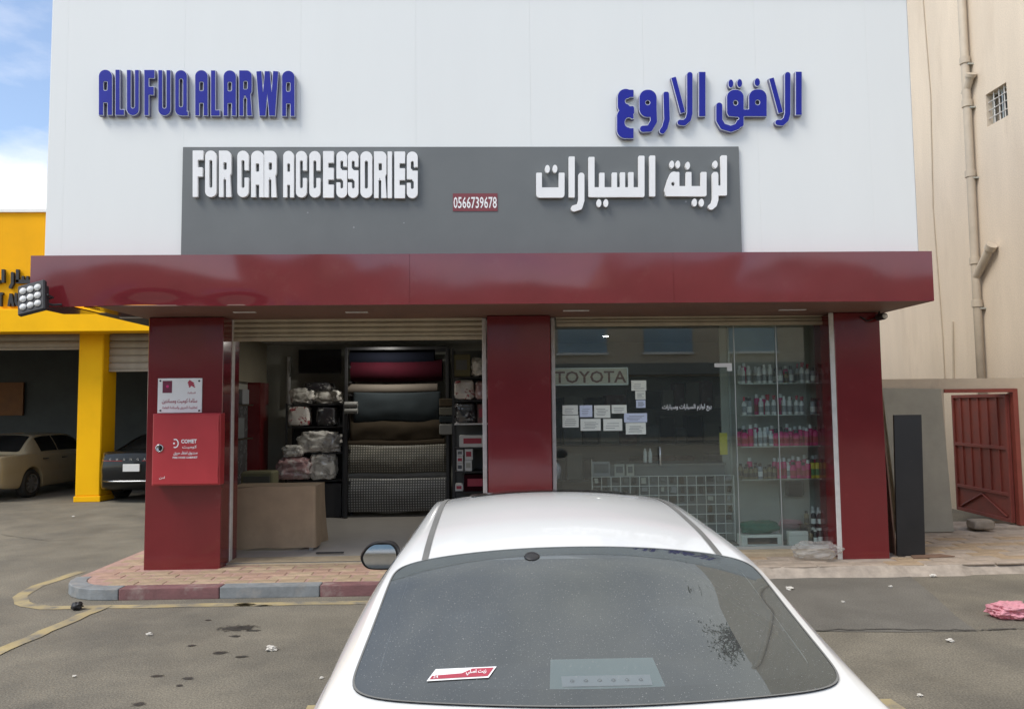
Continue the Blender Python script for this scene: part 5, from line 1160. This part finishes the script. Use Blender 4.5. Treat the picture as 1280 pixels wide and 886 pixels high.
# ================================================================ cars
def cubic(xs, ys):
    xs, ys = np.array(xs, float), np.array(ys, float); h = np.diff(xs); dl = np.diff(ys)/h; m = np.zeros(len(xs)); m[0], m[-1] = dl[0], dl[-1]
    for i in range(1, len(xs)-1): m[i] = 0 if dl[i-1]*dl[i] <= 0 else (h[i-1]+h[i])/(h[i-1]/dl[i]+h[i]/dl[i-1]) if True else 0
    def f(x):
        x = min(max(x, xs[0]), xs[-1]); i = min(int(np.searchsorted(xs, x, 'right'))-1, len(xs)-2); t = (x-xs[i])/h[i]
        return float((2*t**3-3*t*t+1)*ys[i]+(t**3-2*t*t+t)*h[i]*m[i]+(-2*t**3+3*t*t)*ys[i+1]+(t**3-t*t)*h[i]*m[i+1])
    return f
def sedan(root, P, paint):
    w_ = cubic(*P['w']); zt_ = cubic(*P['ztop']); zl_ = cubic(*P['zlow']); Ln = P['w'][0][-1]; Wr, Wf, RW = P['wheels']; ra_ = RW+.045
    def zlow(y):
        z = zl_(y)
        for yc in (Wr, Wf):
            if abs(y-yc) < ra_: z = max(z, RW+math.sqrt(ra_*ra_-(y-yc)**2))
        return z
    def side(y, z):
        x = w_(y); 
        if z < .6: x -= .05*((.6-z)/.4)**2
        if z > .62: x -= .055*((z-.62)/.4)**1.6
        x -= .012*math.exp(-((z-.56)/.07)**2)*P.get('crease', 1)
        return x
    G0, G1 = P['gh'][0], P['gh'][1]
    gy = P['y']; zt = cubic(gy, P['zt']); wr = cubic(gy, P['wr']); dr_ = cubic(gy, P['dr']); wb = lambda y: side(y, zt_(y))-.012; zb = lambda y: zt_(y)-.004
    ys = sorted(set([round(Ln*i/100, 4) for i in range(101)]+[Wr-ra_*.999, Wr+ra_*.999, Wf-ra_*.999, Wf+ra_*.999])); nS = 12
    # lower body
    mb = MB()
    for sgn_ in (-1, 1):
        rows_ = []
        for y in ys:
            z0, z1 = zlow(y), zt_(y); r_ = [(0, max(z0, .16+.0)), (w_(y)-.2, z0), (side(y, z0)-.02, z0), (side(y, z0+.02), z0+.02)]
            for k in range(1, nS+1): z = z0+.02+(z1-z0-.02)*k/nS; r_.append((side(y, z), z))
            r_.append((side(y, z1)-.03, z1+.008)); rows_.append([Vector((sgn_*x, y, z)) for x, z in r_])
        o = len(mb.v); n = len(rows_[0]); mb.v += [p for r_ in rows_ for p in r_]
        mb.f += [(o+i*n+k, o+i*n+k+1, o+(i+1)*n+k+1, o+(i+1)*n+k) for i in range(len(rows_)-1) for k in range(n-1)]
        mb.f += [tuple(o+k for k in range(n)), tuple(o+(len(rows_)-1)*n+k for k in range(n))]
    body = build(mb, 'body', paint, root, local=True, smooth=True)
    def deck(y0, y1, name, mat, crown, dz=0):
        mb = MB()
        def f(u, v):
            y = y0+(y1-y0)*v; hw = side(y, zt_(y))-.03; x = hw*(2*u-1); return Vector((x, y, zt_(y)+.008+dz+crown*(1-(x/hw)**2)))
        mb.grid(f, 16, 24); return build(mb, name, mat, root, local=True, smooth=True)
    deck(0, G0+.03, 'boot_lid', paint, P['crown_r']); deck(G1-.02, Ln, 'bonnet', paint, P['crown_f']); deck(G0+.031, G1-.021, 'parcel_shelf', 'car_inside', .0, -.03)
    # closing panels front and rear
    for y, nm in ((0, 'rear_panel'), (Ln, 'front_panel')):
        mb = MB(); z0, z1 = zlow(y), zt_(y); n = 10
        def f(u, v): z = z0+(z1-z0)*v; hw = side(y, z); x = hw*(2*u-1); return Vector((x, y+(-1 if y == 0 else 1)*(.10*(1-(x/hw)**2)+.04*math.sin(math.pi*v)), z+ (P['crown_r'] if y == 0 else P['crown_f'])*(1-(x/hw)**2)*v+.008*v))
        mb.grid(f, 16, 8); build(mb, nm, paint, body, local=True, smooth=True)
    # greenhouse
    def sec(y, t):                     # t 0 = belt, .5 = roof rail, 1 = centre
        zr = zt(y)-dr_(y)
        if t <= .5:
            k = t/.5; bx, bz = wb(y), zb(y); rx = wr(y); bul = P['bulge']*math.sin(math.pi*k)
            return bx+(rx-bx)*k+bul, bz+(zr-bz)*(k**.9)
        k = (t-.5)/.5; x = wr(y)*(1-k); return x, zr+dr_(y)*(1-(1-k)**2.2)
    def top(x, y): rx = wr(y); return zt(y)-dr_(y)+dr_(y)*(1-(min(abs(x)/rx, 1))**2.2)
    RG = P['rear_glass']; FG = P['front_glass']
    def inglass(x, y, g, mrg):
        y0, y1, hw0, hw1 = g; y0 = y0-P.get('bow', 0)*(1-(x/hw0)**2)*(1 if y1 > y0 else -1); t = (y-y0)/(y1-y0)
        if not (mrg/abs(y1-y0) < t < 1-mrg/abs(y1-y0)): return False
        return abs(x) < hw0+(hw1-hw0)*t-mrg
    mb = MB(); yy = np.linspace(G0, G1, 90); nT = 30
    for sgn_ in (-1, 1):
        o = len(mb.v)
        for y in yy:
            for k in range(nT+1): x, z = sec(y, k/nT); mb.v.append(Vector((sgn_*x, y, z)))
        for i in range(len(yy)-1):
            for k in range(nT):
                y = (yy[i]+yy[i+1])/2; x, z = sec(y, (k+.5)/nT)
                if P.get('hole', True) and (k+.5)/nT > .5 and inglass(x, y, RG, .055): continue
                mb.f.append((o+i*(nT+1)+k, o+i*(nT+1)+k+1, o+(i+1)*(nT+1)+k+1, o+(i+1)*(nT+1)+k))
    roof = build(mb, 'roof', paint, root, local=True, smooth=True)
    def pane(g, name, mat, off, k0=1.0, ring=None, bow=0):
        y0, y1, hw0, hw1 = g; mb = MB()
        def pos(a, b, off_):
            t = (b+1)/2; hw = hw0+(hw1-hw0)*t; x = hw*a; y = y0+(y1-y0)*t - bow*(1-a*a)*(1-t)*(1 if y1 > y0 else -1)
            return Vector((x, y, top(x, y)+off_))
        def sq(a, b, e=P.get('corner', 11)):
            m = max(abs(a), abs(b)); 
            if m < 1e-6: return (0, 0)
            L_ = (abs(a)**e+abs(b)**e)**(1/e); return (a*m/L_, b*m/L_)
        if ring is None:
            mb.grid(lambda u, v: pos(*[q*k0 for q in sq(2*u-1, 2*v-1)], off), 34, 26)
        else:
            n = 160
            for k in range(n):
                t = 8*k/n; s = t % 2-1; sd_ = int(t//2); a, b = ((s, -1), (1, s), (-s, 1), (-1, -s))[sd_]; a, b = sq(a, b)
                mb.v += [pos(a*ring[0], b*ring[1], off), pos(a, b, off)]
            mb.f += [(2*k, 2*k+1, (2*k+3) % (2*n), (2*k+2) % (2*n)) for k in range(n)]
        return build(mb, name, mat, root, local=True, smooth=True)
    rg = pane(RG, 'rear_window', 'car_tint' if P.get('hole', True) else 'car_side', .006, bow=P.get('bow', 0))
    if P.get('hole', True): 
        o = pane(RG, 'window_border', 'frit', .0045, ring=(.90, .83), bow=P.get('bow', 0))
        pane(RG, 'window_seal', 'seam', .0075, ring=(.992, .988), bow=P.get('bow', 0))
    pane(FG, 'windscreen', 'car_side', .006)
    # side windows
    for sgn_ in (-1, 1):
        for y0, y1, nm in P['sidewin']:
            mb = MB()
            def f(u, v):
                y = y0+(y1-y0)*u; t = .05+P.get('swt', .40)*v
                lim = P['swz']
                x, z = sec(y, t); return Vector((sgn_*(x+.004), y, z))
            mb.grid(f, 14, 8); build(mb, nm, 'car_side', root, local=True, smooth=True)
        for y0 in P['doors']:
            mb = MB(); mb.add([Vector((sgn_*(side(y0+d, z)+.0015), y0+d, z)) for z in np.linspace(zlow(y0)+.03, zt_(y0)-.01, 12) for d in (-.003, .003)], [(2*k, 2*k+1, 2*k+3, 2*k+2) for k in range(11)]); build(mb, 'door_gap', 'seam', body, local=True)
        for y0 in P['handles']:
            z = zt_(y0)-.12; x = side(y0, z); mb = MB(); mb.tube([(sgn_*x, y0-.09, z), (sgn_*(x+.03), y0-.07, z), (sgn_*(x+.03), y0+.07, z), (sgn_*x, y0+.09, z)], .011, 8); build(mb, 'door_handle', P.get('handle_mat', paint), root, local=True, smooth=True)
        # wheels
        for yc in (Wr, Wf):
            xo = w_(yc)-.02; wp = MB(); wp.lathe([(RW*.66, -.2), (RW*.92, -.205), (RW, -.17), (RW, -.04), (RW*.93, -.008), (RW*.68, -.002), (RW*.66, -.02)], (0, yc, RW), 30, 'x', cap=False)
            for p in wp.v: p.x = sgn_*(p.x+xo)
            wh = build(wp, 'wheel', 'rubber', root, local=True, smooth=True)
            rm = MB(); rm.lathe([(RW*.67, -.03), (RW*.66, -.008), (RW*.60, -.012), (RW*.58, -.09)], (0, yc, RW), 30, 'x', cap=False).lathe([(RW*.16, -.05), (RW*.15, -.016), (RW*.04, -.012)], (0, yc, RW), 16, 'x')
            for s_ in range(P['spokes']):
                t = 2*math.pi*s_/P['spokes']; dvec = Vector((0, math.cos(t), math.sin(t))); pv = Vector((0, -math.sin(t), math.cos(t))); c_ = Vector((0, yc, RW)); w1_, w2_ = RW*.11, RW*.075
                q = [c_+dvec*RW*.12+pv*w1_, c_+dvec*RW*.62+pv*w2_, c_+dvec*RW*.62-pv*w2_, c_+dvec*RW*.12-pv*w1_]; rm.prism([a+Vector((-.018, 0, 0)) for a in q], (-.03, 0, 0))
            rm.lathe([(RW*.6, -.1), (.01, -.1)], (0, yc, RW), 30, 'x', cap=False)
            for p in rm.v: p.x = sgn_*(p.x+xo)
            build(rm, 'rim', 'rim', wh, local=True)
        # tail lamps and head lamps follow the body sides
        def lamp(y0, y1, z0, z1, nm, mat, xin):
            mb = MB(); mb.grid(lambda u, v: Vector((sgn_*(side(y0+(y1-y0)*u, z0+(z1-z0)*v)+.006), y0+(y1-y0)*u, z0+(z1-z0)*v)), 10, 5)
            mb.grid(lambda u, v: Vector((sgn_*(side(0 if y0 < 1 else Ln, z0+(z1-z0)*v)*(1-u)+xin*u), (y0 if y0 < 1 else y1)+(-1 if y0 < 1 else 1)*(.008+.10*(1-(1-u*(1-xin/side(0 if y0 < 1 else Ln, z0)))**2)+.04*math.sin(math.pi*.7)), z0+(z1-z0)*v)), 10, 5)
            return build(mb, nm, mat, root, local=True, smooth=True)
        lamp(.0, P['tl'][0], P['tl'][1], P['tl'][2], 'tail_lamp', 'lamp_red', P['tl'][3]); lamp(Ln-.25, Ln, zt_(Ln)-.16, zt_(Ln)-.03, 'head_lamp', 'lens', .35)
        # door mirror
        ym = P['mirror'][0]; zm_ = P['mirror'][1]; xm = side(ym, zt_(ym)); mw, mh = P['mirror'][2], P['mirror'][3]
        pts = [(-.48, -.02), (-.42, -.30), (-.28, -.46), (.0, -.5), (.35, -.48), (.5, -.36), (.5, .1), (.38, .40), (.15, .5), (-.12, .47), (-.33, .32)]
        pts = [tuple(.5*(2*p1[q]+(p2[q]-p0[q])*t+(2*p0[q]-5*p1[q]+4*p2[q]-p3[q])*t*t+(3*p1[q]-p0[q]-3*p2[q]+p3[q])*t**3) for q in (0, 1)) for p0, p1, p2, p3 in [[pts[(k+j) % len(pts)] for j in (-1, 0, 1, 2)] for k in range(len(pts))] for t in (0, .25, .5, .75)]
        cxm = xm-.015+mw/2
        def mirror_ring(s, yo): return [Vector((sgn_*(cxm-a*mw*s), ym+yo, zm_+b*mh*s)) for a, b in pts]
        mb = MB(); rings = [mirror_ring(.93, 0), mirror_ring(1, .025), mirror_ring(.97, .07), mirror_ring(.75, .12), mirror_ring(.3, .14)]; n = len(pts)
        for r_ in rings: mb.v += r_
        mb.f += [(i*n+k, i*n+(k+1) % n, (i+1)*n+(k+1) % n, (i+1)*n+k) for i in range(4) for k in range(n)]; mb.f.append(tuple(range(4*n, 5*n)))
        mr_ = build(mb, 'door_mirror', P['mirror_mat'], root, local=True, smooth=True)
        mb = MB(); mb.v = mirror_ring(.95, .012); mb.f = [tuple(range(n))]; build(mb, 'mirror_back', 'black_plastic', mr_, local=True)
        mb = MB(); mb.v = [Vector((p.x, p.y-.022+.16*(p.z-zm_+mh*.45), p.z)) for p in mirror_ring(.82, .012)]; mb.f = [tuple(range(n))]; 
        mg = build(mb, 'mirror_glass', 'mirror_glass', mr_, local=True)
        mb = MB(); mb.tube([(sgn_*(xm-.02), ym+.06, zm_-mh*.35), (sgn_*(xm+.06), ym+.07, zm_-mh*.42), (sgn_*(xm+.16), ym+.07, zm_-mh*.2)], .025, 8); build(mb, 'mirror_arm', 'black_plastic', mr_, local=True, smooth=True)
    # number plate
    yq = -.16; z = P['plate_z']
    mb = MB(); mb.box(-.17, yq-.008, z, .17, yq+.02, z+.15 if P.get('short_plate') else z+.11, .003); build(mb, 'number_plate', 'plate_white', root, local=True)
    mb = MB(); mb.tube([(-side(0, .42)*.98, -.03, .46), (-.4, -.115, .46), (0, -.15, .46), (.4, -.115, .46), (side(0, .42)*.98, -.03, .46)], .016, 8); build(mb, 'bumper_trim', P['trim'], root, local=True, smooth=True)
    return dict(top=top, side=side, zt=zt_, sec=sec, body=body, roof=roof, w=w_)
WC = dict(w=([0, .12, .35, .7, 1.2, 2.3, 3.3, 4.0, 4.4, 4.55, 4.6], [.66, .78, .85, .885, .90, .90, .90, .885, .80, .70, .62]),
          ztop=([0, .12, .35, .62, 1.0, 1.5, 2.3, 3.3, 4.0, 4.4, 4.6], [.985, 1.02, 1.03, 1.025, 1.02, 1.01, .98, .94, .88, .78, .66]),
          zlow=([0, .15, .5, 1.2, 3.4, 4.3, 4.6], [.40, .28, .22, .19, .19, .22, .34]), wheels=(1.0, 3.72, .325), crown_r=.03, crown_f=.06, gh=(.54, 3.56),
          y=[.54, .62, .8, 1.1, 1.42, 1.8, 2.3, 2.7, 3.0, 3.3, 3.56], zt=[1.035, 1.062, 1.13, 1.238, 1.352, 1.425, 1.462, 1.437, 1.335, 1.14, .985], wr=[.76, .758, .75, .73, .692, .635, .60, .595, .62, .68, .74], dr=[.012, .03, .045, .055, .06, .06, .055, .05, .045, .04, .01],
          bulge=.022, rear_glass=(.74, 1.44, .735, .672), front_glass=(3.53, 2.74, .70, .56), bow=.10, swt=.30, sidewin=((1.6, 1.95, 'side_window'), (1.99, 2.95, 'side_window')), swz=0, doors=(1.28, 2.0, 3.02), handles=(1.5, 2.25), spokes=5, tl=(.34, .78, .93, .28), mirror=(2.98, 1.045, .235, .165), mirror_mat='black_plastic', plate_z=.70, trim='black_plastic')
WX, WY = .308, 1.50
wc = thing('parked_car', 'white sedan parked in the foreground, its back to the camera', 'car', (WX, WY, 0))
I = sedan(wc, WC, 'car_white')
for sg_ in (-1, 1):                    # roof seams
    mb = MB(); n = 24
    for i in range(n+1):
        y = 1.445+(2.72-1.445)*i/n; xx = .565-.02*i/n
        for d in (-.012, .012): mb.v.append(Vector((sg_*(xx+d), y, I['top'](xx+d, y)+.0035)))
    mb.f = [(2*i, 2*i+1, 2*i+3, 2*i+2) for i in range(n)]; build(mb, 'roof_seam', 'seam', wc, local=True)
    mb = MB(); mb.add([Vector((sg_*x_, y_, I['zt'](y_)+.010+z_)) for x_, y_, z_ in ((.80, .56, .001), (.806, .56, .001), (.73, .02, .0015), (.724, .02, .0015))], [(0, 1, 2, 3)]); build(mb, 'boot_gap', 'seam', I['body'], local=True)
mb = MB(); mb.grid(lambda u, v: Vector(((2*u-1)*.42, 2.44+.24*v, I['top']((2*u-1)*.42, 2.44+.24*v)+.008)), 16, 8); build(mb, 'sunroof', M('sunroof_glass', (.05, .04, .035), .15, var=.05, coat=.5), wc, local=True, smooth=True)
# sticker, brake lamp and mark on the rear window
def onglass(u, v): # where a measured position meets the rear glass
    d = ray(u, v); k = 2.0/d.y
    for _ in range(40):
        p = Vector((0, 0, CAMZ))+d*k; zt__ = I['top'](p.x-WX, p.y-WY)
        k += ((CAMZ+d.z*k)-zt__)/abs(d.z)*.6 if abs(d.z) > 1e-6 else 0
    return Vector((p.x-WX, p.y-WY, zt__))
st = thing('sticker', 'red and white slanted oil sticker on the car rear window', 'sticker', (WX, WY, 0))
Q = [onglass(*q) for q in ((533.5, 854), (611, 849.5), (621, 835.5), (545, 839))]
nrm = (Q[1]-Q[0]).cross(Q[3]-Q[0]).normalized()
def sq_(a, b, o=.009): return (Q[0].lerp(Q[1], a)).lerp(Q[3].lerp(Q[2], a), b)+nrm*o
def patch(pts, name, mat, o): mb = MB(); mb.loops([pts], lambda a, b: sq_(a, b, o), None); return build(mb, name, mat, st, local=True)
patch([(0, 0), (1, 0), (1, 1), (0, 1)], 'sticker_base', 'letter_white', .009)
patch([(.03, .12), (.97, .12), (.97, .5), (.97, .88), (.62, .88), (.5, .5), (.03, .42)], 'sticker_field', 'ink_red', .0102)
rt = (Q[1]-Q[0]); up_ = (Q[3]-Q[0]); up_ = up_-rt.normalized()*up_.dot(rt.normalized())
text(arabic('زيت اصلي'), 'lettering', 'letter_white', sq_(.6, .25, .0112), width=rt.length*.33, height=up_.length*.5, parent=st, off=.0, right=rt, up=up_, local=True, bold=.02)
text('24', 'lettering', 'letter_white', sq_(.08, .17, .0112), width=rt.length*.08, height=up_.length*.22, parent=st, off=.0, right=rt, up=up_, local=True)
# high brake lamp on the parcel shelf
mb = MB(); _T = I['top']
mb.grid(lambda u, v: Vector((-.15+.34*u+(.5-u)*.03*v, .70+.15*v, _T(.02, .70+.15*v)-.012)), 6, 4); mb.grid(lambda u, v: Vector((-.15+.34*u, .70, 1.0+(_T(.02, .70)-.012-1.0)*v)), 4, 2); bl = build(mb, 'brake_lamp', 'lamp_housing', wc, local=True)
mb = MB(); mb.grid(lambda u, v: Vector((-.11+.26*u, .735+.04*v, _T(.02, .735+.04*v)-.008)), 6, 2); bl2 = build(mb, 'brake_lamp_lens', 'letter_white', bl, local=True)
for k in range(6): mb = MB(); mb.lathe([(.007, 0), (.002, .004)], (-.08+.04*k, .755, _T(.02, .755)-.007), 8); build(mb, 'brake_lamp_diode', 'chrome', bl, local=True)
for sg_ in (-1, 1):
    mb = blob((sg_*.36, 1.28, 1.0), .27, .12, .17, 5+sg_, e=.6, amp=.03); build(mb, 'head_rest', 'car_inside', wc, local=True, smooth=True)
mb = MB(); mb.box(-.62, 1.3, .5, .62, 1.5, 1.0, .06); build(mb, 'rear_seat', 'car_inside', wc, local=True)
c = onglass(665, 698); mb = MB(); mb.lathe([(.03, 0), (.026, .004), (.004, .006)], (0, 0, 0), 12); 
mb.v = [Vector((c.x+p.x, c.y+p.y*.9, I['top'](c.x, c.y)+p.y*.35+p.z+.008)) for p in mb.v]; build(mb, 'aerial_base', 'black_plastic', wc, local=True, smooth=True)
# older beige sedan before the garage
BC = dict(WC, w=([0, .1, .35, .7, 1.2, 2.3, 3.3, 4.0, 4.35, 4.45, 4.5], [.72, .80, .84, .86, .87, .87, .86, .85, .80, .76, .72]),
          ztop=([0, .1, .35, .62, 1.0, 1.5, 2.3, 3.3, 4.0, 4.4, 4.5], [.90, .935, .95, .955, .955, .95, .94, .92, .86, .80, .74]), zlow=([0, .15, .5, 1.2, 3.4, 4.3, 4.5], [.36, .28, .24, .2, .2, .24, .30]), wheels=(1.02, 3.65, .31), gh=(.78, 3.5), y=[.78, .86, 1.0, 1.2, 1.38, 1.7, 2.2, 2.6, 2.85, 3.2, 3.5], zt=[.96, 1.02, 1.13, 1.28, 1.365, 1.40, 1.405, 1.385, 1.30, 1.10, .94], wr=[.70, .69, .66, .62, .59, .575, .57, .57, .6, .66, .72], dr=[.012, .03, .035, .035, .035, .035, .035, .035, .035, .03, .01], rear_glass=(.86, 1.36, .62, .54), front_glass=(3.45, 2.65, .64, .54), bow=0, bulge=.012, swt=.40, hole=False, sidewin=((1.35, 1.95, 'side_window'), (1.99, 2.85, 'side_window')), doors=(1.3, 1.97, 2.9), handles=(1.45, 2.15), handle_mat='black_plastic', spokes=8, tl=(.05, .62, .80, .30), mirror=(2.85, 1.0, .17, .11), mirror_mat='car_beige', trim='chrome', crown_r=.015)
rwc = onz(38, 621, 0)
bc = thing('parked_car', 'older beige sedan at left edge, half inside the yellow garage', 'car', (rwc.x-.84, rwc.y-1.02, 0), rotz=R(-3)); sedan(bc, BC, 'car_beige')
KC = dict(WC, hole=False, bow=0, tl=(.2, .87, .88, .2), mirror_mat='car_black', trim='chrome', short_plate=True, plate_z=.66, rear_glass=(.62, 1.43, .69, .57), ztop=([0, .12, .35, .62, 1.0, 1.5, 2.3, 3.3, 4.0, 4.4, 4.6], [.99, 1.03, 1.03, 1.025, 1.02, 1.01, .98, .94, .88, .78, .66]))
cL = at(121, 590, 16.0)
kc = thing('parked_car', 'black sedan with chrome trim between yellow pillar and red column', 'car', (cL.x+.80, 15.95, 0), rotz=R(-2)); sedan(kc, KC, 'car_black')
for k, ch_ in enumerate('CHANGAN'):
    text(ch_, 'badge_letter', 'chrome', (-.45+.14*k, -.168, .885), height=.045, parent=kc, off=.0, local=True)

# ================================================================ the street behind the camera (seen in reflections)
ob = thing('apartment_block', 'pale apartment block across the street, mirrored in the shop window', 'building', (0, -22, 0))
def op(name, mat, *bx, **k):
    mb = MB()
    for q in bx: mb.box(*q)
    return build(mb, name, mat, ob, **k)
op('wall', 'boundary', (-26, -34, 0, 26, -22, 8.3)); op('stair_tower', 'boundary', (-13, -33, 8.3, -8, -22.5, 10.4)); op('roof_room', 'boundary', (6, -33, 8.3, 13, -23, 9.6)); op('shop_front', 'garage_dark', (-26, -21.99, .2, 26, -21.9, 3.4)); op('fascia', 'inner_dark', (-26, -21.98, 3.5, 26, -21.6, 4.1))
M('win_blue', (.24, .36, .46), .15, var=.2, vs=.6)
for i in range(11):
    for j in range(1):
        x = -24+4.6*i; z = 4.7+3.2*j; mb = MB(); mb.box(x, -21.99, z, x+2.6, -21.93, z+2.0); wq = build(mb, 'window', 'win_blue', ob)
        mb = MB(); mb.box(x-.08, -21.985, z-.12, x+2.68, -21.85, z-.002); build(mb, 'sill', 'sign_white', wq)
